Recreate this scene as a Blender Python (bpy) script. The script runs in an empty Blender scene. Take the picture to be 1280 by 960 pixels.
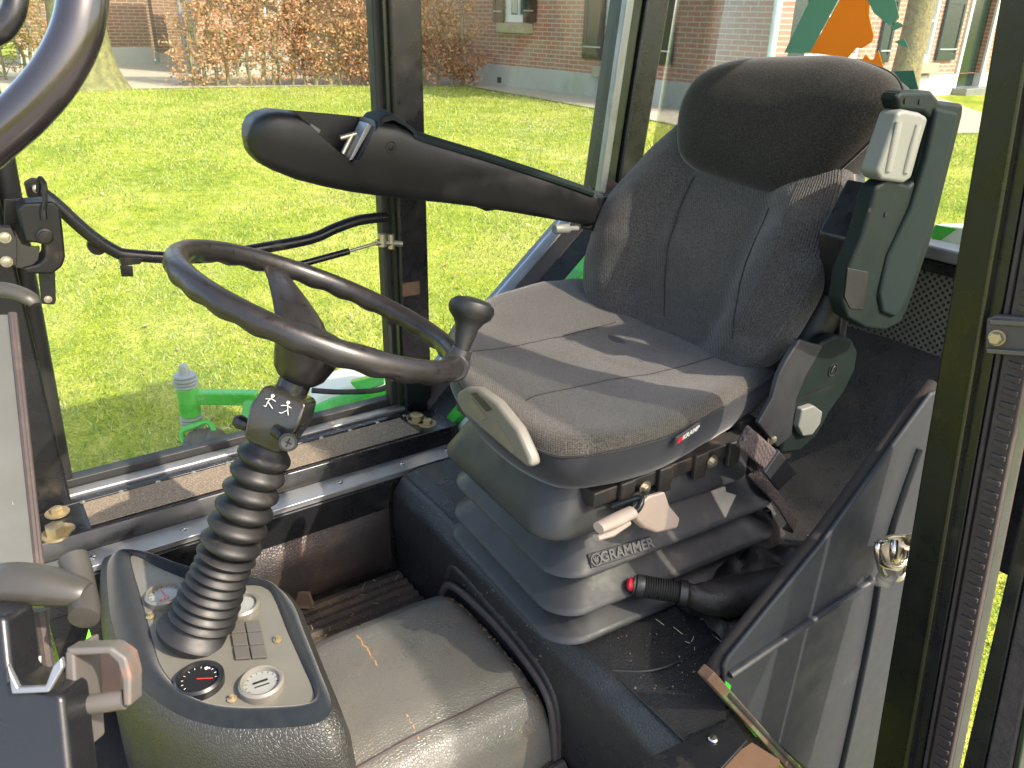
import bpy, bmesh, math, random
import numpy as np
from mathutils import Vector, Matrix, noise
from mathutils.bvhtree import BVHTree
random.seed(7); rng = np.random.default_rng(7)
R_ = math.radians
S = bpy.context.scene
COL = S.collection
# ------------------------------------------------------------------ camera
F_PX, PITCH, ROLL, HEAD = 1005.0, R_(24.6), R_(1.2), R_(55.3)
CAM = Vector((0, 0, 1.45))
fw = Vector((math.cos(HEAD)*math.cos(PITCH), math.sin(HEAD)*math.cos(PITCH), -math.sin(PITCH)))
rt = Vector((math.sin(HEAD), -math.cos(HEAD), 0))
up = rt.cross(fw)
CR = rt*math.cos(ROLL) + up*math.sin(ROLL)
CU = CR.cross(fw)
cd = bpy.data.cameras.new('camera'); cam = bpy.data.objects.new('camera', cd); COL.objects.link(cam)
cam.matrix_world = Matrix((( CR.x, CU.x, -fw.x, CAM.x), (CR.y, CU.y, -fw.y, CAM.y), (CR.z, CU.z, -fw.z, CAM.z), (0, 0, 0, 1)))
cd.sensor_width = 36; cd.lens = F_PX/1280*36; cd.clip_start = 0.02; cd.clip_end = 500
cd.dof.use_dof = True; cd.dof.focus_distance = 1.15; cd.dof.aperture_fstop = 22
S.camera = cam
# ------------------------------------------------------------------ light
w = bpy.data.worlds.new('World'); S.world = w; w.use_nodes = True
SUN_EL, SUN_AZ = R_(44), R_(-66)          # azimuth of the sun measured from +X, counter-clockwise
sk = w.node_tree.nodes.new('ShaderNodeTexSky'); sk.sky_type = 'NISHITA'; sk.sun_disc = False
sk.sun_elevation = SUN_EL; sk.sun_rotation = R_(90) - SUN_AZ; sk.air_density = 1.0; sk.dust_density = 2.5
bg = w.node_tree.nodes['Background']; bg.inputs[1].default_value = 0.15
w.node_tree.links.new(sk.outputs[0], bg.inputs[0])
sd = bpy.data.lights.new('sun', 'SUN'); sd.energy = 2.1; sd.angle = R_(0.6); sd.color = (1, .95, .86)
sun = bpy.data.objects.new('sun', sd); COL.objects.link(sun)
sv = Vector((math.cos(SUN_EL)*math.cos(SUN_AZ), math.cos(SUN_EL)*math.sin(SUN_AZ), math.sin(SUN_EL)))
sun.rotation_euler = sv.to_track_quat('Z', 'Y').to_euler(); sun.location = (-4, -2, 6)
S.view_settings.view_transform = 'Standard'; S.view_settings.look = 'None'
S.view_settings.exposure = 1.95; S.view_settings.gamma = 1
S.view_settings.use_white_balance = True; S.view_settings.white_balance_temperature = 7200; S.view_settings.white_balance_tint = 12
S.render.engine = 'CYCLES'
S.cycles.max_bounces = 7; S.cycles.transparent_max_bounces = 16
S.cycles.use_denoising = True
# ------------------------------------------------------------------ geometry of sight lines: where a line of sight meets a real surface
def ray(x, y): return CR*((x-640)/F_PX) - CU*((y-480)/F_PX) + fw
def atZ(x, y, z): r = ray(x, y); return CAM + r*((z-1.45)/r.z)
def atY(x, y, v): r = ray(x, y); return CAM + r*(v/r.y)
def atX(x, y, v): r = ray(x, y); return CAM + r*(v/r.x)
def atD(x, y, d): return CAM + ray(x, y)*d
def atP(x, y, p0, n):
    r = ray(x, y); n = Vector(n); return CAM + r*((Vector(p0)-CAM).dot(n)/r.dot(n))
def V(*a): return Vector(a)
# ------------------------------------------------------------------ materials
MATS = {}
def nt(name):
    m = bpy.data.materials.new(name); m.use_nodes = True
    return m, m.node_tree.nodes, m.node_tree.links, m.node_tree.nodes['Principled BSDF']
def noise_node(N, L, coord, scale, detail=4, rough=.6):
    n = N.new('ShaderNodeTexNoise'); n.inputs['Scale'].default_value = scale; n.inputs['Detail'].default_value = detail
    n.inputs['Roughness'].default_value = rough; L.new(coord, n.inputs['Vector']); return n
def ramp(N, L, fac, stops):
    r = N.new('ShaderNodeValToRGB'); L.new(fac, r.inputs[0])
    while len(r.color_ramp.elements) < len(stops): r.color_ramp.elements.new(.5)
    for e, (p, c) in zip(r.color_ramp.elements, stops):
        e.position = p; e.color = (*c, 1) if len(c) == 3 else c
    return r
def mix(N, L, fac, a, b):
    x = N.new('ShaderNodeMix'); x.data_type = 'RGBA'
    if isinstance(fac, (int, float)): x.inputs[0].default_value = fac
    else: L.new(fac, x.inputs[0])
    for i, v in ((6, a), (7, b)):
        if isinstance(v, tuple): x.inputs[i].default_value = (*v, 1)
        else: L.new(v, x.inputs[i])
    return x.outputs[2]
def mat(name, col, rough=.5, metal=0, var=.25, vscale=6, bump=0, bscale=300, kind='noise', dirt=0, dirtcol=(.16, .10, .055), dscale=5,
        spec=.5, sheen=0, rvar=.12, dist=.0006, coat=0):
    """base colour with slow variation, a surface grain in the bump and optional soil stains"""
    m, N, L, B = nt(name)
    tc = N.new('ShaderNodeTexCoord'); g = N.new('ShaderNodeNewGeometry'); co = g.outputs['Position']
    n1 = noise_node(N, L, co, vscale)
    c = mix(N, L, n1.outputs[0], tuple(v*(1-var) for v in col), tuple(v*(1+var) for v in col))
    if dirt > 0:
        n2 = noise_node(N, L, co, dscale, 8, .7)
        r = ramp(N, L, n2.outputs[0], [(.62-.3*dirt, (0, 0, 0)), (.78-.2*dirt, (1, 1, 1))])
        n3 = noise_node(N, L, co, dscale*14, 4, .7)
        mu = N.new('ShaderNodeMath'); mu.operation = 'MULTIPLY'; L.new(r.outputs[0], mu.inputs[0]); L.new(n3.outputs[0], mu.inputs[1])
        c = mix(N, L, mu.outputs[0], c, dirtcol)
    L.new(c, B.inputs['Base Color'])
    rr = N.new('ShaderNodeMapRange'); n4 = noise_node(N, L, co, vscale*4, 5, .65); L.new(n4.outputs[0], rr.inputs[0])
    rr.inputs[1].default_value = .3; rr.inputs[2].default_value = .7
    rr.inputs[3].default_value = max(.03, rough-rvar); rr.inputs[4].default_value = min(1, rough+rvar)
    L.new(rr.outputs[0], B.inputs['Roughness'])
    B.inputs['Metallic'].default_value = metal; B.inputs['Specular IOR Level'].default_value = spec
    B.inputs['Sheen Weight'].default_value = sheen; B.inputs['Sheen Roughness'].default_value = .4
    B.inputs['Coat Weight'].default_value = coat
    if bump:
        if kind == 'noise': h = noise_node(N, L, co, bscale, 3).outputs[0]
        elif kind == 'crackle':
            v = N.new('ShaderNodeTexVoronoi'); v.feature = 'DISTANCE_TO_EDGE'; v.inputs['Scale'].default_value = bscale
            nn = noise_node(N, L, co, bscale*.5, 2); ad = N.new('ShaderNodeVectorMath'); ad.operation = 'MULTIPLY_ADD'
            L.new(nn.outputs['Color'], ad.inputs[0]); ad.inputs[1].default_value = (.6/bscale*2,)*3; L.new(co, ad.inputs[2])
            L.new(ad.outputs[0], v.inputs['Vector'])
            q = N.new('ShaderNodeMapRange'); L.new(v.outputs['Distance'], q.inputs[0]); q.inputs[2].default_value = .16
            h = q.outputs[0]
        elif kind == 'fuzz':
            nz = noise_node(N, L, co, bscale, 3, .85); h = nz.outputs[0]
            q = ramp(N, L, nz.outputs[0], [(.42, tuple(v*.5 for v in col)), (.62, tuple(v*1.6 for v in col)), (.74, tuple(min(.5, v*3) for v in col))])
            L.new(mix(N, L, .8, c, q.outputs[0]), B.inputs['Base Color'])
        elif kind == 'weave':
            hs = []
            for ax in ((1, .15, .35), (-.1, 1, .3)):
                d = N.new('ShaderNodeVectorMath'); d.operation = 'DOT_PRODUCT'; L.new(co, d.inputs[0]); d.inputs[1].default_value = ax
                s = N.new('ShaderNodeMath'); s.operation = 'MULTIPLY'; L.new(d.outputs['Value'], s.inputs[0]); s.inputs[1].default_value = bscale
                k = N.new('ShaderNodeMath'); k.operation = 'SINE'; L.new(s.outputs[0], k.inputs[0]); hs.append(k.outputs[0])
            p = N.new('ShaderNodeMath'); p.operation = 'MULTIPLY'; L.new(hs[0], p.inputs[0]); L.new(hs[1], p.inputs[1]); h = p.outputs[0]
            nz = noise_node(N, L, co, bscale*.26, 3, .8); a2 = N.new('ShaderNodeMath'); a2.operation = 'ADD'
            L.new(h, a2.inputs[0]); L.new(nz.outputs[0], a2.inputs[1]); h = a2.outputs[0]
            q = ramp(N, L, nz.outputs[0], [(.40, tuple(v*.42 for v in col)), (.60, tuple(v*1.75 for v in col))])
            L.new(mix(N, L, .7, c, q.outputs[0]), B.inputs['Base Color'])
        b = N.new('ShaderNodeBump'); b.inputs['Strength'].default_value = bump; b.inputs['Distance'].default_value = dist
        L.new(h, b.inputs['Height']); L.new(b.outputs[0], B.inputs['Normal'])
    MATS[name] = m
    return m
fabric = mat('seat_fabric', (.052, .047, .041), .95, bump=.7, bscale=1500, kind='weave', vscale=9, var=.22, dirt=.28, dirtcol=(.19, .15, .10), dscale=6, sheen=.25, spec=.15)
fabric_b = mat('back_fabric', (.062, .058, .056), .95, bump=.7, bscale=1500, kind='weave', vscale=7, var=.2, sheen=.3, spec=.15)
velour = mat('headrest_velour', (.027, .025, .022), 1, bump=.8, bscale=420, kind='fuzz', vscale=14, var=.3, sheen=.35, spec=.1, dirt=.1, dirtcol=(.10, .09, .07), dscale=20)
skirt = mat('skirt_cloth', (.022, .023, .028), .9, bump=.25, bscale=900, sheen=.2, spec=.2)
plastic = mat('armrest_plastic', (.0085, .009, .0095), .46, bump=.12, bscale=1400, var=.12, dirt=.05, spec=.45)
plastic_g = mat('dark_green_plastic', (.007, .0125, .0118), .55, bump=.15, bscale=1400, var=.15, spec=.16)
rubber = mat('black_rubber', (.008, .008, .0085), .5, bump=.1, bscale=500, dirt=.24, dirtcol=(.06, .055, .045), dscale=9, spec=.5)
bellow_m = mat('suspension_rubber', (.017, .0185, .021), .5, bump=.1, bscale=700, dirt=.16, dirtcol=(.13, .10, .075), dscale=7)
wheel_m = mat('wheel_rim', (.014, .012, .012), .36, bump=.25, bscale=500, kind='noise', var=.3, vscale=20, spec=.55, dist=.0004)
leather = mat('vinyl_cover', (.022, .022, .0225), .32, bump=.5, bscale=230, kind='crackle', dirt=.16, dirtcol=(.10, .075, .055), dscale=4, dist=.0006, var=.2)
leather_l = mat('vinyl_cover_worn', (.095, .092, .080), .36, bump=.6, bscale=230, kind='crackle', dirt=.16, dirtcol=(.24, .15, .08), dscale=7, dist=.0005, var=.2)
leather_b = mat('vinyl_panel_brown', (.028, .023, .022), .45, bump=.9, bscale=200, kind='crackle', dirt=.30, dirtcol=(.20, .11, .055), dscale=4.2, dist=.0005)
felt = mat('felt_trim', (.012, .016, .020), 1, bump=.7, bscale=900, vscale=60, var=.5, sheen=.3, spec=.1)
panel_m = mat('dash_panel', (.16, .155, .13), .42, bump=.08, bscale=900, dirt=.12, dirtcol=(.08, .07, .055), metal=.25)
black = mat('black_paint', (.010, .0105, .012), .30, bump=.05, bscale=250, dirt=.12, dirtcol=(.10, .08, .06), dscale=12, spec=.5)
black_f = mat('black_seal', (.016, .016, .016), .55, bump=.15, bscale=400)
green_f = mat('dark_green_frame', (.018, .026, .014), .35, var=.25, dirt=.05)
seal_m = mat('brown_seal', (.045, .034, .033), .65, bump=.5, bscale=160, dirt=.3, dirtcol=(.10, .075, .06), dscale=30)
alu = mat('dull_aluminium', (.28, .29, .30), .42, metal=.75, bump=.1, bscale=300, dirt=.25, dirtcol=(.14, .11, .08), dscale=9)
grip_m = mat('grip_tape', (.21, .165, .12), .95, bump=1, bscale=330, kind='fuzz', var=.35, vscale=14, dirt=.4, dirtcol=(.26, .15, .08), dscale=6, dist=.0012)
mat_rub = mat('floor_rubber', (.034, .029, .025), .75, bump=.5, bscale=90, dirt=.45, dirtcol=(.15, .10, .06), dscale=9, dist=.002)
lightg = mat('light_grey_plastic', (.14, .15, .135), .45, bump=.05, var=.1, dirt=.08, dirtcol=(.2, .17, .12))
beige = mat('beige_plastic', (.34, .27, .23), .5, var=.1, dirt=.15, dirtcol=(.25, .15, .09), dscale=18)
cream = mat('cream_plastic', (.14, .133, .115), .5, var=.1, dirt=.12, dirtcol=(.2, .15, .1), dscale=14)
chrome = mat('worn_chrome', (.62, .58, .52), .22, metal=1, dirt=.12, dirtcol=(.25, .12, .05), dscale=40)
steel = mat('plated_steel', (.50, .46, .36), .35, metal=.9, dirt=.25, dirtcol=(.25, .14, .06), dscale=30)
brass = mat('yellow_zinc', (.42, .34, .20), .45, metal=.75, dirt=.15, dscale=40)
rust = mat('rusty_edge', (.085, .045, .028), .85, bump=.8, bscale=120, var=.5, vscale=30, dirt=.4, dirtcol=(.02, .25, .05), dscale=16, dist=.002)
green_p = mat('green_paint', (.022, .40, .035), .3, var=.12, dirt=.1, dirtcol=(.12, .12, .06), dscale=12, coat=.3)
ofwhite = mat('off_white_paint', (.60, .62, .58), .4, var=.05, dirt=.06)
greyolive = mat('olive_grey_plastic', (.042, .040, .034), .42, bump=.05, var=.1)
silver = mat('clear_lens', (.26, .27, .255), .18, metal=.15, var=.15, vscale=40)
white = mat('white_paint', (.62, .62, .59), .5, var=.06)
red_m = mat('red_plastic', (.62, .02, .03), .3, var=.2)
gaugeb = mat('gauge_face_black', (.008, .009, .010), .6, spec=.25)
needle_m = mat('needle_red', (.8, .04, .03), .4)
webbing = mat('belt_webbing', (.062, .047, .046), .85, bump=.8, bscale=900, kind='weave', dist=.0006)
shutter_m = mat('shutter_dark_green', (.012, .022, .020), .18, var=.2, spec=.6)
brown_fr = mat('window_curtain', (.38, .38, .34), .8, var=.25, vscale=3)
plinth_m = mat('plinth_render', (.36, .37, .33), .9, bump=.3, bscale=40, var=.18, vscale=1.6, dirt=.25, dirtcol=(.20, .23, .13), dscale=1.1, dist=.004)
stone_sill = mat('stone_sill', (.30, .27, .17), .8, var=.3, vscale=12)
bark_m = mat('mossy_bark', (.13, .125, .06), .95, bump=1, bscale=22, var=.6, vscale=9, dirt=.6, dirtcol=(.24, .24, .07), dscale=9, dist=.02)
bark2_m = mat('lichen_bark', (.17, .135, .07), .95, bump=1, bscale=30, var=.6, vscale=22, dirt=.6, dirtcol=(.33, .27, .06), dscale=14, dist=.02)
twig_m = mat('hedge_twig', (.17, .15, .085), .9, var=.3, vscale=8)
door_m = mat('glossy_dark_door', (.008, .022, .016), .12, spec=.7)
orange_m = None
greenfilm = mat('green_film', (.09, .30, .18), .45, var=.1)
galv = mat('galvanised_pipe', (.36, .38, .40), .5, metal=.4)

def leaf_mat(name, cols, trans=.35):
    m, N, L, B = nt(name)
    g = N.new('ShaderNodeNewGeometry')
    r = ramp(N, L, g.outputs['Random Per Island'], [(i/(len(cols)-1), c) for i, c in enumerate(cols)])
    L.new(r.outputs[0], B.inputs['Base Color']); B.inputs['Roughness'].default_value = .6
    t = N.new('ShaderNodeBsdfTranslucent'); L.new(r.outputs[0], t.inputs[0])
    x = N.new('ShaderNodeMixShader'); x.inputs[0].default_value = trans
    L.new(B.outputs[0], x.inputs[1]); L.new(t.outputs[0], x.inputs[2]); L.new(x.outputs[0], N['Material Output'].inputs[0])
    return m
beech_leaf = leaf_mat('beech_leaf', [(.26, .12, .05), (.50, .25, .12), (.60, .34, .19), (.36, .19, .09), (.62, .45, .29)])
yellow_leaf = leaf_mat('yellow_leaf', [(.30, .16, .04), (.45, .30, .08), (.25, .28, .06), (.50, .24, .08)])
blade_m = leaf_mat('grass_blade', [(.11, .19, .025), (.27, .36, .05), (.42, .45, .10), (.18, .29, .045), (.54, .52, .25), (.34, .40, .08)], .35)
orange_m = leaf_mat('orange_film', [(.90, .38, .02), (.90, .38, .02)], .5)
fallen = leaf_mat('fallen_leaf', [(.34, .16, .07), (.46, .33, .22), (.42, .19, .06), (.50, .42, .32)], .1)

def lawn_mat():
    m, N, L, B = nt('lawn_ground')
    g = N.new('ShaderNodeNewGeometry'); co = g.outputs['Position']
    a = noise_node(N, L, co, 1.1, 6, .65); b = noise_node(N, L, co, 9, 6, .7); c = noise_node(N, L, co, 70, 3, .7)
    r1 = ramp(N, L, a.outputs[0], [(.36, (.14, .23, .03)), (.48, (.30, .36, .05)), (.60, (.47, .45, .13))])
    r2 = ramp(N, L, b.outputs[0], [(.36, (.13, .19, .022)), (.56, (.36, .38, .045)), (.72, (.52, .45, .18))])
    x = mix(N, L, .5, r1.outputs[0], r2.outputs[0])
    d = ramp(N, L, c.outputs[0], [(.34, (.5, .5, .5)), (.62, (1.2, 1.2, 1.2))])
    mu = N.new('ShaderNodeMix'); mu.data_type = 'RGBA'; mu.blend_type = 'MULTIPLY'; mu.inputs[0].default_value = .8
    L.new(x, mu.inputs[6]); L.new(d.outputs[0], mu.inputs[7])
    # bare patch of soil near the trees
    e = noise_node(N, L, co, .55, 5, .7); k = ramp(N, L, e.outputs[0], [(.58, (0, 0, 0)), (.72, (1, 1, 1))])
    kk = N.new('ShaderNodeMath'); kk.operation = 'MULTIPLY'; L.new(k.outputs[0], kk.inputs[0]); L.new(b.outputs[0], kk.inputs[1])
    L.new(mix(N, L, kk.outputs[0], mu.outputs[2], (.24, .19, .12)), B.inputs['Base Color'])
    B.inputs['Roughness'].default_value = .95; B.inputs['Specular IOR Level'].default_value = .1
    bu = N.new('ShaderNodeBump'); bu.inputs['Distance'].default_value = .03; bu.inputs['Strength'].default_value = .8
    L.new(c.outputs[0], bu.inputs['Height']); L.new(bu.outputs[0], B.inputs['Normal'])
    return m
lawn_m = lawn_mat()

def brick_mat(name, ud, bw=.235, rh=.068, c1=(.36, .125, .078), c2=(.27, .14, .10), c3=(.40, .20, .14), mortar=(.42, .37, .29), plane='wall'):
    m, N, L, B = nt(name)
    g = N.new('ShaderNodeNewGeometry'); co = g.outputs['Position']
    def dot(v):
        d = N.new('ShaderNodeVectorMath'); d.operation = 'DOT_PRODUCT'; L.new(co, d.inputs[0]); d.inputs[1].default_value = v; return d.outputs['Value']
    cx = N.new('ShaderNodeCombineXYZ'); L.new(dot((ud.x, ud.y, 0)), cx.inputs[0])
    L.new(dot((0, 0, 1) if plane == 'wall' else (-ud.y, ud.x, 0)), cx.inputs[1])
    nz = noise_node(N, L, co, 5, 3); ad = N.new('ShaderNodeVectorMath'); ad.operation = 'MULTIPLY_ADD'
    L.new(nz.outputs['Color'], ad.inputs[0]); ad.inputs[1].default_value = (.02, .016, 0); L.new(cx.outputs[0], ad.inputs[2])
    b = N.new('ShaderNodeTexBrick'); L.new(ad.outputs[0], b.inputs['Vector'])
    b.inputs['Scale'].default_value = 1; b.inputs['Brick Width'].default_value = bw; b.inputs['Row Height'].default_value = rh
    b.inputs['Mortar Size'].default_value = .0085; b.inputs['Mortar Smooth'].default_value = .15; b.inputs['Bias'].default_value = -.1
    b.offset = .5; b.squash = 1
    b.inputs['Color1'].default_value = (*c1, 1); b.inputs['Color2'].default_value = (*c2, 1); b.inputs['Mortar'].default_value = (*mortar, 1)
    n2 = noise_node(N, L, co, 3.5, 5); r = ramp(N, L, n2.outputs[0], [(.4, (0, 0, 0)), (.65, (1, 1, 1))])
    mk_ = N.new('ShaderNodeMath'); mk_.operation = 'MULTIPLY'; inv = N.new('ShaderNodeMath'); inv.operation = 'SUBTRACT'; inv.inputs[0].default_value = .6
    L.new(b.outputs['Fac'], inv.inputs[1]); L.new(r.outputs[0], mk_.inputs[0]); L.new(inv.outputs[0], mk_.inputs[1])
    inv.use_clamp = True
    L.new(mix(N, L, mk_.outputs[0], b.outputs['Color'], c3), B.inputs['Base Color'])
    B.inputs['Roughness'].default_value = .9
    bu = N.new('ShaderNodeBump'); bu.invert = True; bu.inputs['Distance'].default_value = .008
    L.new(b.outputs['Fac'], bu.inputs['Height']); L.new(bu.outputs[0], B.inputs['Normal'])
    return m

def glass_mat(name, tint=(.93, .97, .94), refl=.038):
    m, N, L, B = nt(name)
    N.remove(B)
    t = N.new('ShaderNodeBsdfTransparent'); t.inputs[0].default_value = (*tint, 1)
    gl = N.new('ShaderNodeBsdfGlossy'); gl.inputs['Roughness'].default_value = .02
    fr = N.new('ShaderNodeFresnel'); fr.inputs[0].default_value = 1.45
    mu = N.new('ShaderNodeMath'); mu.operation = 'MULTIPLY'; mu.inputs[1].default_value = refl/.04*.6; mu.use_clamp = True; L.new(fr.outputs[0], mu.inputs[0])
    # a little dust on the pane
    g = N.new('ShaderNodeNewGeometry'); n = noise_node(N, L, g.outputs['Position'], 14, 6, .75)
    df = N.new('ShaderNodeBsdfDiffuse'); df.inputs[0].default_value = (.6, .6, .55, 1)
    rr = ramp(N, L, n.outputs[0], [(.42, (.0, .0, .0)), (.85, (.035, .035, .035))])
    x = N.new('ShaderNodeMixShader'); L.new(mu.outputs[0], x.inputs[0]); L.new(t.outputs[0], x.inputs[1]); L.new(gl.outputs[0], x.inputs[2])
    y = N.new('ShaderNodeMixShader'); L.new(rr.outputs[0], y.inputs[0]); L.new(x.outputs[0], y.inputs[1]); L.new(df.outputs[0], y.inputs[2])
    L.new(y.outputs[0], N['Material Output'].inputs[0])
    return m
glass = glass_mat('cab_glass')
wglass = mat('house_glass', (.10, .12, .11), .08, spec=.9, var=.6, vscale=1.5)

# ------------------------------------------------------------------ object helpers
def root(name, label, cat, loc, group=None):
    o = bpy.data.objects.new(name, None); COL.objects.link(o); o.location = loc; o.empty_display_size = .05
    o['label'] = label; o['category'] = cat
    if group: o['group'] = group
    return o
def tag(o, label, cat, group=None):
    o['label'] = label; o['category'] = cat
    if group: o['group'] = group
    return o
def mk(name, vs, fs, m, parent=None, smooth=True, bevel=0, sub=0, seg=2, angle=40, kind=None):
    me = bpy.data.meshes.new(name)
    vs = [Vector(v) for v in vs]
    off = Vector((0, 0, 0))
    if parent is None:
        xs = [v.x for v in vs]; ys = [v.y for v in vs]; zs = [v.z for v in vs]
        off = Vector(((min(xs)+max(xs))/2, (min(ys)+max(ys))/2, min(zs)))
    me.from_pydata([v-off for v in vs], [], fs)
    bm = bmesh.new(); bm.from_mesh(me); bmesh.ops.recalc_face_normals(bm, faces=bm.faces); bm.to_mesh(me); bm.free()
    me.materials.append(m)
    if smooth:
        me.polygons.foreach_set('use_smooth', [True]*len(me.polygons))
    o = bpy.data.objects.new(name, me); COL.objects.link(o); o.location = off
    if smooth and sub == 0:
        bm = bmesh.new(); bm.from_mesh(me)
        ca = R_(angle)
        for e in bm.edges:
            if len(e.link_faces) == 2 and e.calc_face_angle(0) > ca: e.smooth = False
        bm.to_mesh(me); bm.free()
    if bevel:
        b = o.modifiers.new('b', 'BEVEL'); b.width = bevel; b.segments = seg; b.limit_method = 'ANGLE'; b.angle_limit = R_(30); b.harden_normals = True
    if sub:
        s = o.modifiers.new('s', 'SUBSURF'); s.levels = sub; s.render_levels = sub
    if parent is not None:
        o.parent = parent
        if parent.type == 'EMPTY': o.matrix_parent_inverse = Matrix.Translation(-parent.location)
        elif parent.parent is None: o.matrix_parent_inverse = Matrix.Translation(-parent.location)
    if kind: o['kind'] = kind
    return o
class MB:
    def __init__(s): s.v = []; s.f = []; s.marks = []
    def mark(s): s.marks.append((len(s.v), len(s.f))); return s
    def add(s, v, f):
        n = len(s.v); s.v += [Vector(a) for a in v]; s.f += [tuple(i+n for i in a) for a in f]; return s
    def box(s, a, b):
        x0, y0, z0 = a; x1, y1, z1 = b
        return s.add([(x0, y0, z0), (x1, y0, z0), (x1, y1, z0), (x0, y1, z0), (x0, y0, z1), (x1, y0, z1), (x1, y1, z1), (x0, y1, z1)],
                     [(0, 3, 2, 1), (4, 5, 6, 7), (0, 1, 5, 4), (1, 2, 6, 5), (2, 3, 7, 6), (3, 0, 4, 7)])
    def prism(s, pts, d):
        pts = [Vector(p) for p in pts]; d = Vector(d); n = len(pts)
        return s.add(pts+[p+d for p in pts], [tuple(range(n)), tuple(range(2*n-1, n-1, -1))]+[(i, (i+1) % n, n+(i+1) % n, n+i) for i in range(n)])
    def bar(s, p, q, w, h, upv=(0, 0, 1)):
        p = Vector(p); q = Vector(q); d = (q-p).normalized(); a = d.cross(Vector(upv)).normalized(); b = a.cross(d)
        return s.prism([p-a*w/2-b*h/2, p+a*w/2-b*h/2, p+a*w/2+b*h/2, p-a*w/2+b*h/2], q-p)
    def tube(s, pts, r, n=16, cap=True, closed=False, flat=None):
        pts = [Vector(p) for p in pts]; N = len(pts); rs = r if isinstance(r, (list, tuple)) else [r]*N
        rings = []; prev = None
        for i, p in enumerate(pts):
            if closed: t = pts[(i+1) % N]-pts[i-1]
            else: t = pts[min(i+1, N-1)]-pts[max(i-1, 0)]
            t.normalize()
            if prev is None:
                a = t.cross(Vector((0, 0, 1)));
                if a.length < .1: a = t.cross(Vector((0, 1, 0)))
                a.normalize()
            else: a = (prev-t*prev.dot(t)).normalized()
            prev = a; b = t.cross(a)
            ring = []
            for k in range(n):
                th = 2*math.pi*k/n
                ring.append(p+(a*math.cos(th)+b*math.sin(th)*(flat or 1))*rs[i])
            rings.append(ring)
        return s.loft(rings, cap and not closed, closed)
    def loft(s, rings, cap=True, closed=False):
        n = len(rings[0]); N = len(rings); v = [p for r in rings for p in r]; f = []
        for i in range(N if closed else N-1):
            j = (i+1) % N
            for k in range(n): f.append((i*n+k, i*n+(k+1) % n, j*n+(k+1) % n, j*n+k))
        if cap: f.append(tuple(range(n))[::-1]); f.append(tuple((N-1)*n+k for k in range(n)))
        return s.add(v, f)
    def lathe(s, prof, c, ax=(0, 0, 1), n=32, cap=True):
        ax = Vector(ax).normalized(); a = ax.cross(Vector((1, 0, 0)));
        if a.length < .1: a = ax.cross(Vector((0, 1, 0)))
        a.normalize(); b = ax.cross(a); c = Vector(c)
        return s.loft([[c+ax*z+(a*math.cos(2*math.pi*k/n)+b*math.sin(2*math.pi*k/n))*max(r, 1e-4) for k in range(n)] for r, z in prof], cap)
    def build(s, name, m, parent=None, **k):
        if len(s.marks) > 1:          # each marked piece becomes an object of its own
            e = s.marks+[(len(s.v), len(s.f))]; out = None
            for (v0, f0), (v1, f1) in zip(e, e[1:]): out = mk(name, s.v[v0:v1], [tuple(i-v0 for i in f) for f in s.f[f0:f1]], m, parent, **k)
            return out
        return mk(name, s.v, s.f, m, parent, **k)
def catmull(pts, n=6, closed=False):
    pts = [Vector(p) for p in pts]; N = len(pts); out = []
    for i in range(N if closed else N-1):
        g = (lambda k: pts[k % N]) if closed else (lambda k: pts[max(0, min(N-1, k))])
        p0, p1, p2, p3 = g(i-1), g(i), g(i+1), g(i+2)
        for j in range(n):
            t = j/n
            out.append(.5*((2*p1)+(-p0+p2)*t+(2*p0-5*p1+4*p2-p3)*t*t+(-p0+3*p1-3*p2+p3)*t**3))
    if not closed: out.append(pts[-1])
    return out
def screw(mb, p, ax, r=.006, h=.003):
    mb.mark()
    mb.lathe([(r, 0), (r, h*.5), (r*.75, h), (.0001, h*1.1)], p, ax, 14)
def bolt(mb, p, ax, r=.009, h=.008, washer=1.7):
    mb.mark()
    mb.lathe([(r*washer, 0), (r*washer, h*.25), (r*.9, h*.25)], p, ax, 20)
    mb.lathe([(r, h*.25), (r, h), (r*.8, h*1.12), (.0001, h*1.12)], p, ax, 6)
def text_mesh(name, body, size, m, parent, origin, xdir, ydir, extrude=.0008, bold=0):
    c = bpy.data.curves.new(name, 'FONT'); c.body = body; c.size = size; c.extrude = extrude; c.offset = bold; c.align_x = 'CENTER'; c.align_y = 'CENTER'
    t = bpy.data.objects.new('tmp', c); COL.objects.link(t); bpy.context.view_layer.update()
    me = bpy.data.meshes.new_from_object(t.evaluated_get(bpy.context.evaluated_depsgraph_get())); bpy.data.objects.remove(t)
    X = Vector(xdir).normalized(); Yv = Vector(ydir); Yv = (Yv-X*Yv.dot(X)).normalized(); Zv = X.cross(Yv); o0 = Vector(origin)
    for v in me.vertices: v.co = o0+X*v.co.x+Yv*v.co.y+Zv*v.co.z
    me.materials.clear(); me.materials.append(m)
    o = bpy.data.objects.new(name, me); COL.objects.link(o); o.parent = parent
    if parent.type == 'EMPTY' or parent.parent is None: o.matrix_parent_inverse = Matrix.Translation(-parent.location)
    return o

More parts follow.
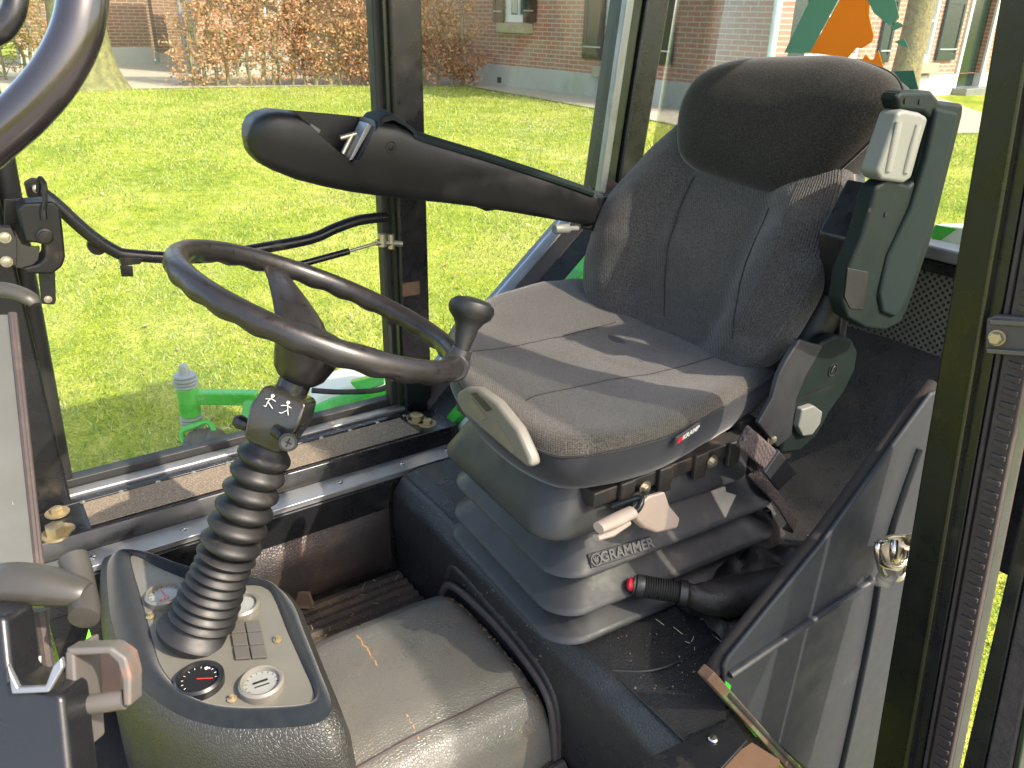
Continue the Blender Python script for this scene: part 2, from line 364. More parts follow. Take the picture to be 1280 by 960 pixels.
#================================================================== OUTSIDE
def gz(x, y):
    d = math.hypot(x, y)*1.0
    t = max(0, min(1, (d-3)/6)); t = t*t*(3-2*t)
    return .28*t
def lawn():
    xs = np.concatenate([np.linspace(-60, -6, 12), np.linspace(-5, 16, 64), np.linspace(18, 70, 12)])
    ys = np.concatenate([np.linspace(-60, -3, 10), np.linspace(-2, 20, 66), np.linspace(22, 90, 12)])
    vs = []; fs = []
    for y in ys:
        for x in xs: vs.append((x, y, gz(x, y)+.012*noise.noise(Vector((x*1.3, y*1.3, 0)))*(1 if math.hypot(x, y) < 9 else 0)))
    n = len(xs)
    for j in range(len(ys)-1):
        for i in range(n-1): fs.append((j*n+i, j*n+i+1, (j+1)*n+i+1, (j+1)*n+i))
    mk('lawn', vs, fs, lawn_m, kind='structure')
lawn()
EDGE_PX = [(-60, 118), (100, 113), (245, 110), (470, 107), (585, 108), (750, 137), (850, 158), (960, 150), (1140, 168), (1300, 166)]
def grass():
    n = 420000
    ang = rng.uniform(R_(5), R_(100), n); d = 1.9+16*rng.random(n)**1.3
    x = d*np.cos(ang); y = d*np.sin(ang)
    ep = [atZ(ex, ey, .28) for ex, ey in EDGE_PX]; ea = [math.atan2(p.y, p.x) for p in ep]; ed = [math.hypot(p.x, p.y) for p in ep]
    oo = np.argsort(ea); lim = np.interp(ang, np.array(ea)[oo], np.array(ed)[oo])-.06
    keep = ~((x > -.6) & (x < 1.9) & (y < 1.75))
    # clumpy cover
    cl = np.sin(x*5.1+np.sin(y*3.7)*2)*np.sin(y*4.3+np.sin(x*2.9)*2)
    keep &= (rng.random(n) < .62+.38*cl)
    x, y, d = x[keep], y[keep], d[keep]; n = len(x)
    t = np.clip((d-3)/6, 0, 1); z = .28*t*t*(3-2*t)-.004
    lm = lim[keep]; keep2 = d < lm
    x, y, d, z = x[keep2], y[keep2], d[keep2], z[keep2]; n = len(x)
    h = rng.uniform(.010, .030, n)*(1+.03*d); wd = rng.uniform(.0016, .003, n)*(1+.18*d)
    a = rng.uniform(0, 6.283, n); lean = rng.uniform(.2, 1.1, n)*h; la = rng.uniform(0, 6.283, n)
    v = np.zeros((n, 3, 3))
    v[:, 0] = np.stack([x-np.cos(a)*wd, y-np.sin(a)*wd, z], 1); v[:, 1] = np.stack([x+np.cos(a)*wd, y+np.sin(a)*wd, z], 1)
    v[:, 2] = np.stack([x+np.cos(la)*lean, y+np.sin(la)*lean, z+h], 1)
    me = bpy.data.meshes.new('grass'); me.vertices.add(3*n); me.vertices.foreach_set('co', v.ravel())
    me.loops.add(3*n); me.loops.foreach_set('vertex_index', np.arange(3*n, dtype=np.int32))
    me.polygons.add(n); me.polygons.foreach_set('loop_start', np.arange(0, 3*n, 3, dtype=np.int32)); me.polygons.foreach_set('loop_total', np.full(n, 3, dtype=np.int32))
    me.update(); me.validate(); me.materials.append(blade_m)
    o = bpy.data.objects.new('grass', me); COL.objects.link(o); o['kind'] = 'stuff'
    tag(o, 'short yellow green grass blades covering the lawn', 'grass')
grass()
def leaves_on_ground():
    mb = MB()
    for i in range(330):
        a = random.uniform(R_(20), R_(90)); d = 2.1+8*random.random()**1.2
        c = V(d*math.cos(a), d*math.sin(a), 0); c.z = gz(c.x, c.y)+.018
        s = random.uniform(.012, .034); th = random.uniform(0, 6.28); e = V(math.cos(th), math.sin(th), random.uniform(-.3, .3)); f_ = V(-math.sin(th), math.cos(th), random.uniform(-.4, .4))
        mb.add([c-e*s, c-f_*s*.5+V(0, 0, .004), c+e*s, c+f_*s*.5+V(0, 0, .004)], [(0, 1, 2, 3)])
    o = mb.build('fallen_leaves', fallen, smooth=False, kind='stuff'); tag(o, 'brown fallen leaves scattered over the lawn', 'leaves')
leaves_on_ground()

# house ------------------------------------------------------------
GH = .28
u1 = Vector((math.cos(R_(93.2)), math.sin(R_(93.2)), 0)); n1 = Vector((-u1.y, u1.x, 0))        # first wall direction; n1 faces the lawn
u2 = Vector((math.cos(R_(3.2)), math.sin(R_(3.2)), 0)); n2 = Vector((u2.y, -u2.x, 0))
P1 = atZ(750, 122, GH)
if n1.dot(CAM-P1) < 0: n1 = -n1
P2 = atZ(1190, 118, GH)
if n2.dot(CAM-P2) < 0: n2 = -n2
def onwall(px, py, P, u, n):
    p = atP(px, py, P, n); return (p-P).dot(u), p.z
brick1 = brick_mat('brick_wall_side', u1); brick2 = brick_mat('brick_wall_front', u2)
def wall_panel(name, P, u, n, u0, u1_, z0, z1, holes, m, parent, depth=.14):
    us = sorted({u0, u1_, *[h[0] for h in holes], *[h[1] for h in holes]}); zs = sorted({z0, z1, *[h[2] for h in holes], *[h[3] for h in holes]})
    us = [a for a in us if u0 <= a <= u1_]; zs = [a for a in zs if z0 <= a <= z1]
    mb = MB(); q = lambda a, b, d=0: P+u*a+n*d+V(0, 0, b-P.z)
    for i in range(len(us)-1):
        for j in range(len(zs)-1):
            ca, cb = (us[i]+us[i+1])/2, (zs[j]+zs[j+1])/2
            if any(h[0] < ca < h[1] and h[2] < cb < h[3] for h in holes): continue
            mb.add([q(us[i], zs[j]), q(us[i+1], zs[j]), q(us[i+1], zs[j+1]), q(us[i], zs[j+1])], [(0, 1, 2, 3)])
    for h in holes:
        a, b, c, d = h; c = max(c, z0); d = min(d, z1)
        for p, r in (((a, c), (b, c)), ((b, c), (b, d)), ((b, d), (a, d)), ((a, d), (a, c))):
            mb.add([q(*p), q(*r), q(*r, -depth), q(*p, -depth)], [(0, 1, 2, 3)])
    # ends and back
    for a in (u0, u1_): mb.add([q(a, z0), q(a, z1), q(a, z1, -.3), q(a, z0, -.3)], [(0, 1, 2, 3)])
    mb.add([q(u0, z0, -.3), q(u1_, z0, -.3), q(u1_, z1, -.3), q(u0, z1, -.3)], [(0, 1, 2, 3)])
    return mb.build(name, m, parent, smooth=False)
def obox(mb, P, u, n, a0, a1, z0, z1, d0, d1):
    q = [P+u*a+n*d+V(0, 0, z-P.z) for z in (z0, z1) for a, d in ((a0, d0), (a1, d0), (a1, d1), (a0, d1))]
    return mb.add(q, [(0, 3, 2, 1), (4, 5, 6, 7), (0, 1, 5, 4), (1, 2, 6, 5), (2, 3, 7, 6), (3, 0, 4, 7)])
def window(parent, P, u, n, a0, a1, z0, z1, cols=2, bars=(.5,), depth=-.08, curtain=True, sill=True):
    a0, a1 = min(a0, a1), max(a0, a1); fr = MB(); t = .07
    obox(fr, P, u, n, a0, a0+t, z0, z1, depth, -.01); obox(fr, P, u, n, a1-t, a1, z0, z1, depth, -.01)
    obox(fr, P, u, n, a0+t, a1-t, z0, z0+.12, depth, -.01); obox(fr, P, u, n, a0+t, a1-t, z1-t, z1, depth, -.01)
    for k in range(1, cols): c = a0+(a1-a0)*k/cols; obox(fr, P, u, n, c-.02, c+.02, z0+.12, z1-t, depth+.01, -.03)
    for b in bars: c = z0+(z1-z0)*b; obox(fr, P, u, n, a0+t, a1-t, c-.02, c+.02, depth+.015, -.035)
    f = fr.build('window', white, parent, smooth=False, bevel=.004)
    g = MB(); obox(g, P, u, n, a0+t, a1-t, z0+.12, z1-t, depth-.01, depth+.005); g.build('pane', wglass, f, smooth=False)
    if curtain:
        c = MB()
        for k in range(2):
            s = a0+t+.02 if k == 0 else a1-t-.02-(a1-a0)*.22
            obox(c, P, u, n, s, s+(a1-a0)*.22, z0+.15, z1-t-.02, depth+.006, depth+.009)
        c.build('curtain', brown_fr, f, smooth=False)
    if sill:
        s = MB(); obox(s, P, u, n, a0-.12, a1+.1, z0-.17, z0-.012, -.02, .14); s.build('sill', stone_sill, f, smooth=False, bevel=.01)
    return f
def shutter(parent, P, u, n, a0, a1, z0, z1):
    a0, a1 = min(a0, a1), max(a0, a1); mb = MB(); w_ = .07
    obox(mb, P, u, n, a0, a0+w_, z0, z1, .02, .06); obox(mb, P, u, n, a1-w_, a1, z0, z1, .02, .06)
    for c in (z0, (z0+z1)/2, z1-.12): obox(mb, P, u, n, a0+w_, a1-w_, c, c+.12, .02, .06)
    obox(mb, P, u, n, a0+w_, a1-w_, z0+.1, z1-.1, .025, .045)
    o = mb.build('shutter', shutter_m, parent, smooth=False, bevel=.004)
    h = MB()
    for c in (z0+.17, z1-.2): obox(h.mark(), P, u, n, a0+.04, a1-.02, c, c+.022, .061, .067)
    h.build('hinge_strap', galv, o, smooth=False)
house = root('brick_house', 'red brick farmhouse with dark shutters and grey rendered plinth beyond the lawn', 'house', P1)
def W1(px, py): return onwall(px, py, P1, u1, n1)
def W2(px, py): return onwall(px, py, P2, u2, n2)
pt = W1(700, 88)[1]                       # plinth top height
uL = W1(330, 60)[0]; uR = W1(968, 60)[0]
win1 = (W1(632, 20)[0], W1(661, 20)[0], W1(646, 28)[1], 3.1)
win2 = (W1(756, 40)[0], W1(806, 60)[0], W1(780, 84)[1], 3.1)
hs = [(min(a, b), max(a, b), c, d) for a, b, c, d in (win1, win2)]
wall_panel('side_wall', P1, u1, n1, min(uL, uR), max(uL, uR), pt, 5, hs, brick1, house)
mb = MB(); obox(mb, P1, u1, n1, min(uL, uR)-.01, max(uL, uR)+.02, -.2, pt, -.31, .035); mb.build('plinth', plinth_m, house, smooth=False, bevel=.01)
mb = MB()
for px, py in ((592, 97), (626, 100)):
    a, z = W1(px, py); mb.mark(); obox(mb, P1, u1, n1, a-.06, a+.06, z-.05, z+.05, .03, .038)
mb.build('plinth_vent', black_f, house, smooth=False)
window(house, P1, u1, n1, *hs[0][:2], hs[0][2], 3.1); window(house, P1, u1, n1, *hs[1][:2], hs[1][2], 3.1, bars=(.33, .66))
for (xa, xb, yb, xm) in ((619, 632, 28, 625), (657, 672, 28, 665), (731, 756, 74, 743), (803, 843, 80, 822)):
    zb = W1(xm, yb)[1]
    shutter(house, P1, u1, n1, W1(xa, yb-15)[0], W1(xb, yb-15)[0], zb, zb+1.7)
# white corner board and dark door at the end of the side wall
a0 = W1(967, 50)[0]; a1 = W1(977, 50)[0]
# second wall, set back
pt2 = W2(1180, 93)[1]
uA = W2(940, 60)[0]; uB = W2(1330, 60)[0]
win3 = (W2(1136, 30)[0], W2(1172, 30)[0], W2(1150, 78)[1], 3.2)
door = (W2(1203, 60)[0], W2(1232, 60)[0], GH+.02, 3.0)
win4 = (W2(1004, 30)[0], W2(1080, 30)[0], W2(1040, 78)[1], 3.2)
wall_panel('front_wall', P2, u2, n2, uA, uB, pt2, 5.5, [win3, (door[0], door[1], pt2, door[3]), win4], brick2, house)
mb = MB(); obox(mb, P2, u2, n2, uA, door[0]-.01, -.2, pt2, -.3, .035); obox(mb, P2, u2, n2, door[1]+.01, uB, -.2, pt2, -.3, .035)
mb.build('plinth', plinth_m, house, smooth=False, bevel=.01)
window(house, P2, u2, n2, *win3, cols=2, bars=(.28, .62)); window(house, P2, u2, n2, *win4, cols=3, bars=(.28, .62))
for (xa, xb, yb) in ((1172, 1195, 75), (1098, 1112, 78), (976, 1004, 75)):
    zb = W2((xa+xb)/2, yb)[1]; shutter(house, P2, u2, n2, W2(xa, 50)[0], W2(xb, 50)[0], zb, zb+1.8)
mb = MB(); obox(mb, P2, u2, n2, door[0], door[1], GH, door[3], -.13, -.09); dr = mb.build('door', door_m, house, smooth=False)
mb = MB(); obox(mb, P2, u2, n2, door[0]-.08, door[0]-.002, GH, door[3], -.1, .045); obox(mb, P2, u2, n2, door[1]+.002, door[1]+.08, GH, door[3], -.1, .045)
mb.build('door_frame', white, house, smooth=False)
mb = MB(); obox(mb, P2, u2, n2, door[0]-.1, door[1]+.1, GH-.1, GH+.12, -.12, .3); mb.build('door_step', alu, house, smooth=False, bevel=.01)
mb = MB(); mb.lathe([(.02, 0), (.035, .03), (.001, .05)], P2+u2*(door[0]+.15)+n2*(-.09)+V(0, 0, 1.2), n2, 12); mb.build('knob', chrome, dr)
mb = MB(); e0 = P1+u1*(min(uL, uR))
mb.lathe([(.05, -.1), (.05, 5)], P1+u1*(uR)+n1*.12+u1*(-.05 if uR < uL else .05), (0, 0, 1), 12); mb.build('rain_pipe', mat('pale_pipe', (.55, .62, .62), .4), house)
rp = MB()
for (P, u, n, a, b) in ((P1, u1, n1, min(uL, uR), max(uL, uR)),): obox(rp, P, u, n, a-.4, b+.4, 5.01, 5.2, -6, .5)
rp.build('roof', shutter_m, house, smooth=False)
# left wing ---------------------------------------------------------
P3 = atZ(168, 81, GH); wing = root('brick_barn', 'dark brown brick outbuilding with open passage behind the mossy tree', 'barn', P3)
def W3(px, py): return onwall(px, py, P3, u2, n2)
brick3 = brick_mat('brick_barn', u2, c1=(.20, .095, .062), c2=(.15, .085, .06), c3=(.24, .13, .09), mortar=(.34, .29, .22))
pt3 = W3(168, 59)[1]
wall_panel('barn_wall', P3, u2, n2, W3(20, 50)[0], W3(190, 60)[0], pt3, 5, [], brick3, wing)
mb = MB(); obox(mb, P3, u2, n2, W3(20, 50)[0], W3(190, 60)[0]+.01, -.2, pt3, -.31, .03); mb.build('barn_plinth', plinth_m, wing, smooth=False, bevel=.01)
a = W3(190, 60)[0]
Pb = P3-n2*2.2
wall_panel('passage_wall', Pb, u2, n2, a-.4, a+9, GH-.1, 5, [], brick3, wing)
mb = MB(); q = W3(212, 85)[0]; obox(mb, P3, u2, n2, q-.13, q+.13, pt3-.12, 4.6, -.5, -.2); mb.build('passage_pillar', brick3, wing, smooth=False)
mb = MB(); obox(mb, P3, u2, n2, q-.14, q+.14, GH-.1, pt3-.13, -.51, -.19); mb.build('pillar_base', plinth_m, wing, smooth=False)
mb = MB(); q = W3(238, 85)[0]; mb.lathe([(.055, -.1), (.055, 5)], P3+u2*q-n2*.2, (0, 0, 1), 12); mb.build('rain_pipe', galv, wing)
# front brick wall seen through the hedge
u4 = u1; P4 = atZ(250, 92, GH)
q0 = W3(247, 60)[0]
brick4 = brick_mat('brick_behind_hedge', u2, c1=(.30, .14, .095), c2=(.24, .135, .10))
P5 = atZ(330, 92, GH)
def W5(px, py): return onwall(px, py, P5, u2, n2)
w5 = (W5(330, 10)[0], W5(352, 10)[0], W5(340, 24)[1], 3.2)
wall_panel('gable_wall', P5, u2, n2, W5(247, 60)[0], W5(600, 40)[0], GH+.42, 5, [w5], brick4, wing)
mb = MB(); obox(mb, P5, u2, n2, W5(247, 60)[0], W5(600, 40)[0], -.2, GH+.42, -.3, .03); mb.build('gable_plinth', plinth_m, wing, smooth=False)
window(wing, P5, u2, n2, *w5, curtain=False, sill=False)

# paved path along the buildings
pave = brick_mat('clinker_paving', u2, bw=.21, rh=.07, c1=(.40, .34, .27), c2=(.34, .30, .25), c3=(.46, .40, .31), mortar=(.25, .24, .18), plane='floor')
edge = [(-60, 118), (100, 113), (245, 110), (470, 107), (585, 108), (750, 137), (850, 158), (960, 150), (1140, 168), (1300, 166)]
near = [atZ(x, y, GH+.006) for x, y in edge]
mb = MB(); far = [P3+u2*(-25)-n2*3, P3+u2*30-n2*3]
far = [V(p.x, p.y, GH+.006) for p in far]
pts = near+[far[1], far[0]]
mb.prism(pts, (0, 0, -.03)); mb.build('path', pave, smooth=False, kind='structure')
mb = MB()
for a_, b_ in zip(near, near[1:]): mb.bar(a_, b_, .05, .016)
mb.build('kerb', bark_m, smooth=False, kind='structure')

bounce_cover_m = mat('bounce_cover_grey', (.26, .25, .23), .9, bump=.5, bscale=30, var=.25, vscale=2, dirt=.2, dscale=3, dist=.004)
mb = MB(); mb.box((-4, -7, -.05), (9, .28, .016)); mb.build('bounce_cover', bounce_cover_m, smooth=False, kind='structure')  # unseen grey slab, added to keep green lawn bounce off the cab
# trees ---------------------------------------------------------------
def trunk(name, base, r0, h, m, label, lean=(0, 0)):
    t = root(name, label, 'tree', base)
    rings = []; n = 28
    for i in range(22):
        z = h*i/21-.15; fl = r0*(1+.7*math.exp(-z/.35)) if z > -.2 else r0*1.7
        fl *= (1-.12*z/h)
        rings.append([base+V(math.cos(2*math.pi*k/n)*fl*(1+.12*noise.noise(V(math.cos(k*.22)*1.5, math.sin(k*.22)*1.5, z*1.2)))+lean[0]*z, math.sin(2*math.pi*k/n)*fl*(1+.1*noise.noise(V(k*.4, 3, z*1.1)))+lean[1]*z, z) for k in range(n)])
    mb = MB(); mb.loft(rings); mb.build('trunk', m, t)
    # limbs above
    lb = MB(); top = base+V(lean[0]*h, lean[1]*h, h-.3)
    for k in range(5):
        a = k*1.26+.4; e = top+V(math.cos(a)*1.6, math.sin(a)*1.6, 1.7+.3*k)
        lb.tube(catmull([top-V(0, 0, .3), top+(e-top)*.5+V(0, 0, .2), e], 4), [r0*.5*(1-.1*i) for i in range(9)], 10)
    lb.build('limb', m, t)
    cr = MB()
    for i in range(1500):
        a = random.uniform(0, 6.28); rr = random.uniform(.3, 2.3); z = random.uniform(.8, 3.6); c = top+V(math.cos(a)*rr, math.sin(a)*rr, z)
        s = .05; e = V(random.uniform(-1, 1), random.uniform(-1, 1), random.uniform(-1, 1))*s; g = V(random.uniform(-1, 1), random.uniform(-1, 1), random.uniform(-1, 1))*s
        cr.add([c, c+e, c+g], [(0, 1, 2)])
    cr.build('crown', yellow_leaf, t, smooth=False)
b = atZ(112, 112, GH-.02); trunk('tree', b, .40, 4.4, bark_m, 'thick moss covered tree trunk at the lawn edge beside the barn')
b = atZ(1120, 150, GH-.02); trunk('tree', b, .17, 4.4, bark2_m, 'slim lichen speckled tree trunk in front of the house window', (.02, 0))

def hedge(name, A, B, h, nstem, label, leafm, nleaf, thick=.35):
    t = root(name, label, 'hedge', A)
    d = (B-A); L_ = d.length; d.normalize(); nn = V(-d.y, d.x, 0)
    lf = MB()
    for i in range(nstem):
        p = A+d*L_*((i+.5)/nstem+random.uniform(-.2, .2)/nstem); st = MB()
        pts = [p+V(0, 0, -.05)]; 
        for k in range(1, 7): pts.append(p+V(0, 0, h*k/6)+d*random.uniform(-.07, .07)+nn*random.uniform(-.05, .05))
        pts = catmull(pts, 3); r0 = random.uniform(.022, .04)
        st.tube(pts, [r0*(1-.75*j/len(pts)) for j in range(len(pts))], 7)
        ends = []
        for k in range(30):
            j = random.randint(1, len(pts)-1); q = pts[j]; sgn = random.choice((-1, 1))
            e = q+d*sgn*random.uniform(.1, .42)+nn*random.uniform(-thick*.55, thick*.55)+V(0, 0, random.uniform(-.14, .30))
            m_ = (q+e)/2+V(0, 0, random.uniform(-.03, .05))
            st.tube([q, m_, e], [.009, .006, .002], 4); ends += [m_, e, (m_+e)/2]
        st.build('stem', twig_m, t)
        for k in range(nleaf):
            c = random.choice(ends)+V(random.gauss(0, .07), random.gauss(0, .07), random.gauss(0, .07))
            dens = (c.z-A.z)/h
            if dens < .05 and random.random() < .6: continue
            s = random.uniform(.024, .042)
            e = V(random.gauss(0, 1), random.gauss(0, 1), random.gauss(0, 1)).normalized(); g = e.cross(V(random.gauss(0, 1), random.gauss(0, 1), random.gauss(0, 1))).normalized()
            lf.add([c-e*s, c-g*s*.5, c+e*s, c+g*s*.5], [(0, 1, 2, 3)])
    lf.build('foliage', leafm, t, smooth=False)
hedge('beech_hedge', atZ(236, 108, GH), atZ(400, 107, GH), 2.5, 12, 'loose beech hedge with bare stems and orange brown leaves before the barn', beech_leaf, 1050)
hedge('beech_hedge', atZ(405, 107, GH), atZ(583, 108, GH), 1.95, 13, 'clipped dense beech hedge with dry brown leaves ending beside the house', beech_leaf, 1700)
hedge('beech_hedge', atZ(-60, 102, GH), atZ(75, 98, GH), 2.2, 7, 'yellowish beech hedge behind the curved black grab tube', yellow_leaf, 600)

# ================================================================== green mower arm outside the window
mo = root('mower_deck', 'bright green mower deck arm with grey caster wheel outside the side window', 'mower', atZ(250, 575, 0))
dk = 2.62
def mw(x, y, d=dk): return atD(x, y, d)
mb = MB(); top = mw(232, 470); bot = mw(241, 530)
axv = V(0, 0, 1)
pv = mw(236, 500); mb.lathe([(.034, -.055), (.034, .05)], pv, axv, 20)
mb.bar(mw(243, 496), mw(322, 497), .04, .045); mb.bar(mw(318, 500), mw(312, 535), .05, .05)
mb.prism([mw(302, 503), mw(335, 503), mw(330, 522), mw(312, 525)], V(.02, .04, 0))
mb.bar(mw(322, 500), mw(345, 540), .06, .06)
mb.build('swing_arm', green_p, mo, bevel=.006)
mb = MB()
for z, r in ((.055, .037), (.066, .037), (.077, .037), (.088, .034), (-.06, .036), (-.072, .036), (-.084, .036), (-.096, .034)): mb.lathe([(r-.004, z-.005), (r, z-.003), (r, z+.003), (r-.004, z+.005)], pv, axv, 20)
mb.lathe([(.016, .09), (.016, .11), (.012, .125), (.001, .126)], pv, axv, 12); mb.lathe([(.015, -.13), (.015, -.09)], pv, axv, 12)
mb.build('spacer_stack', galv, mo)
mb = MB(); fy = [mw(238, 535), mw(228, 545), mw(240, 578), mw(252, 600)]
mb.tube([mw(252, 529), mw(228, 538), mw(227, 544), mw(242, 580)], .011, 8); mb.tube([mw(238, 533), mw(259, 527), mw(264, 531), mw(276, 562)], .010, 8)
mb.build('caster_fork', green_p, mo)
mb = MB(); wc = mw(259, 566, 2.64); mb.lathe([(.03, -.055), (.065, -.055), (.076, -.044), (.080, 0), (.076, .044), (.065, .055), (.03, .055)], wc, (CR+V(0, 0, .12)), 28)
for k in (-.03, -.01, .01, .03): mb.lathe([(.077, k-.004), (.083, k), (.077, k+.004)], wc, (CR+V(0, 0, .12)), 28, cap=False)
ty = mb.build('caster_wheel', mat('tyre_rubber', (.09, .085, .075), .8, bump=.3, bscale=200), mo)
mb = MB()
mb.tube([mw(392, 520), mw(420, 508), mw(455, 498), mw(500, 492)], .032, 14); mb.build('deck_tube', green_p, mo)
mb = MB(); mb.prism([mw(385, 500), mw(440, 478), mw(484, 470), mw(484, 492), mw(430, 505), mw(385, 530)], V(.1, .25, -.05)); mb.build('deck_cover', ofwhite, mo, bevel=.01)
mb = MB(); mb.tube(catmull([mw(390, 488, 2.5), mw(425, 490, 2.5), mw(470, 488, 2.5), mw(490, 480, 2.5)], 5), .009, 8); mb.build('hose', rubber, mo)
mb = MB(); mb.box((0, 0, 0), (.001, .001, .001))
mb = MB(); c = mw(455, 478, 2.55); mb.prism([mw(437, 478, 2.5), mw(480, 468, 2.5), mw(481, 480, 2.5), mw(450, 492, 2.5)], V(.03, .06, -.02)); mb.build('deck_bracket', green_p, mo, bevel=.005)
# pieces of ground contact for the deck skirt
mb = MB(); mb.box((.95, 2.0, .10), (1.8, 2.5, .24)); mb.build('deck_shell', green_p, mo, bevel=.03)

# ================================================================== CAB SHELL
cab = root('tractor_cab', 'black framed glazed cab shell of the green tractor around seat and wheel', 'cab', V(.5, .9, .3))
YW = 1.45
# far side posts
mb = MB(); mb.box((.694, 1.40, .60), (.758, 1.47, 2.05)); mb.build('side_post', black, cab, bevel=.006)
mb = MB(); mb.box((.672, 1.425, .68), (.693, 1.455, 2.05)); mb.build('window_seal', black_f, cab, bevel=.004)
mb = MB(); mb.box((.686, 1.412, .68), (.6935, 1.424, 2.05)); mb.build('window_trim', green_f, cab)
mb = MB(); mb.tube([V(.07, 1.45, 2.0), V(.066, 1.45, 1.25), V(.036, 1.45, .60)], .018, 12); mb.build('front_seal', black_f, cab)
mb = MB(); mb.prism([V(-.10, 1.40, .60), V(.045, 1.40, .60), V(.050, 1.40, 1.25), V(.05, 1.40, 2.05), V(-.05, 1.40, 2.05), V(-.06, 1.40, 1.2)], (0, .07, 0)); mb.build('front_post', black, cab, bevel=.006)
# door frame bottom rail in one even dull aluminium
mb = MB(); mb.box((.03, 1.405, .60), (.70, 1.432, .680)); mb.build('lower_rail', alu, cab, bevel=.005)
mb = MB(); mb.box((.03, 1.433, .60), (.70, 1.46, .694)); mb.build('lower_seal', black_f, cab, bevel=.003)
mb = MB(); mb.box((.03, 1.385, .60), (.70, 1.404, .6735)); mb.build('rail_foot', black, cab, bevel=.003)
# sill
mb = MB(); mb.prism([V(-.03, 1.262, .56), V(-.03, 1.262, .655), V(-.03, 1.275, .680), V(-.03, 1.384, .672), V(-.03, 1.384, .56)], (.78, 0, 0)); mb.build('side_sill', black, cab, bevel=.003)
mb = MB(); mb.prism([V(.06, 1.285, .6805), V(.665, 1.285, .6805), V(.665, 1.374, .6738), V(.06, 1.374, .6738)], (0, 0, .0022)); mb.build('grip_strip', grip_m, cab, smooth=False)
mb = MB()
for i in range(11): screw(mb, V(.06+.062*i, 1.380, .6735), (0, 0, 1), .0045, .002)
mb.build('sill_screw', steel, cab)
mb = MB()
for p in ((.02, 1.30), (.02, 1.36), (.692, 1.355), (.70, 1.315)): bolt(mb, V(p[0], p[1], .677), (0, 0, 1), .010, .010, 1.9)
bolt(mb, V(.01, 1.29, .678), (0, 0, 1), .015, .018, 1.5); bolt(mb, V(.69, 1.34, .676), (0, 0, 1), .013, .014, 1.6)
mb.build('sill_bolt', brass, cab)
mb = MB(); mb.box((-.03, 1.212, .640), (.78, 1.2605, .652)); mb.build('trim_strip', alu, cab, bevel=.002)
mb = MB()
for x in (.05, .19, .33, .47, .60, .70): screw(mb, V(x, 1.236, .6518), (0, 0, 1), .0055, .0025)
mb.build('strip_screw', chrome, cab)
mb = MB(); mb.box((-.03, 1.205, .585), (.553, 1.2115, .640)); mb.box((-.03, 1.2125, .30), (.78, 1.262, .6395)); mb.build('inner_rail', black, cab)
# padded kick panel
g = []
mb = MB(); nx, nz_ = 40, 14
for j in range(nz_+1):
    for i in range(nx+1):
        s, t = i/nx, j/nz_; x = .02+.535*s; z = .44+.145*t
        bulge = .022*(1-abs(2*s-1)**6)*(1-abs(2*t-1)**4)+.003*noise.noise(V(x*14, z*14, 0))
        mb.v.append(V(x, 1.21-bulge, z))
for j in range(nz_):
    for i in range(nx): a = j*(nx+1)+i; mb.f.append((a, a+1, a+nx+2, a+nx+1))
mb.build('kick_panel', leather_b, cab)
# window glass
mb = MB(); mb.box((.05, 1.440, .69), (.685, 1.444, 2.03)); mb.build('side_glass', glass, cab, smooth=False)
# rear quarter window (slanted lower edge)
dA = V(.758, YW, .702); dB = V(1.255, YW, 1.125); dd = (dB-dA).normalized()
mb = MB(); mb.prism([V(.758, 1.442, .715), V(1.24, 1.442, 1.125), V(1.30, 1.442, 2.03), V(.758, 1.442, 2.03)], (0, .004, 0)); mb.build('quarter_glass', glass, cab, smooth=False)
def dbar(name, m, y0, y1, zo, zo2, x1=.50):
    mb = MB(); a = V(.745, y0, .69+zo); b = a+dd*.66
    mb.prism([a, a+V(0, y1-y0, zo2-zo), a+V(0, y1-y0, zo2-zo-.05), a+V(0, 0, -.05)], b-a); return mb.build(name, m, cab, bevel=.003)
dbar('quarter_trim', alu, 1.425, 1.465, .0, .012)
dbar('quarter_seal', seal_m, 1.385, 1.4245, -.012, -.002)
dbar('quarter_rail', black, 1.335, 1.3845, -.03, -.014)
mb = MB(); a = V(.745, 1.305, .66); mb.prism([a, a+V(0, .03, 0), a+V(0, .03, -.02), a+V(0, 0, -.02)], dd*.7); mb.build('fender_edge', green_p, cab)
mb = MB(); a = V(.745, 1.20, .615); mb.prism([a, a+V(0, .104, .03), a+V(0, .104, .0), a+V(0, 0, -.03)], dd*.74); fp = mb.build('fender_panel', ofwhite, cab, bevel=.004)
mb = MB(); a = V(.80, 1.262, .6865)+V(0, 0, .0); mb.prism([a, a+V(0, .016, .005), a+V(0, .016, .002), a+V(0, 0, -.003)], dd*.40); mb.build('panel_slot', black_f, fp)
mb = MB(); c = V(.975, 1.232, .835); mb.lathe([(.020, 0), (.020, .006), (.012, .008), (.001, .008)], c, (-.6, -.25, .75), 20); mb.build('panel_plug', ofwhite, fp)
mb = MB(); mb.bar(V(.98, 1.17, .78), V(1.2, 1.17, .97), .02, .03); mb.build('panel_rib', cream, fp, bevel=.003)
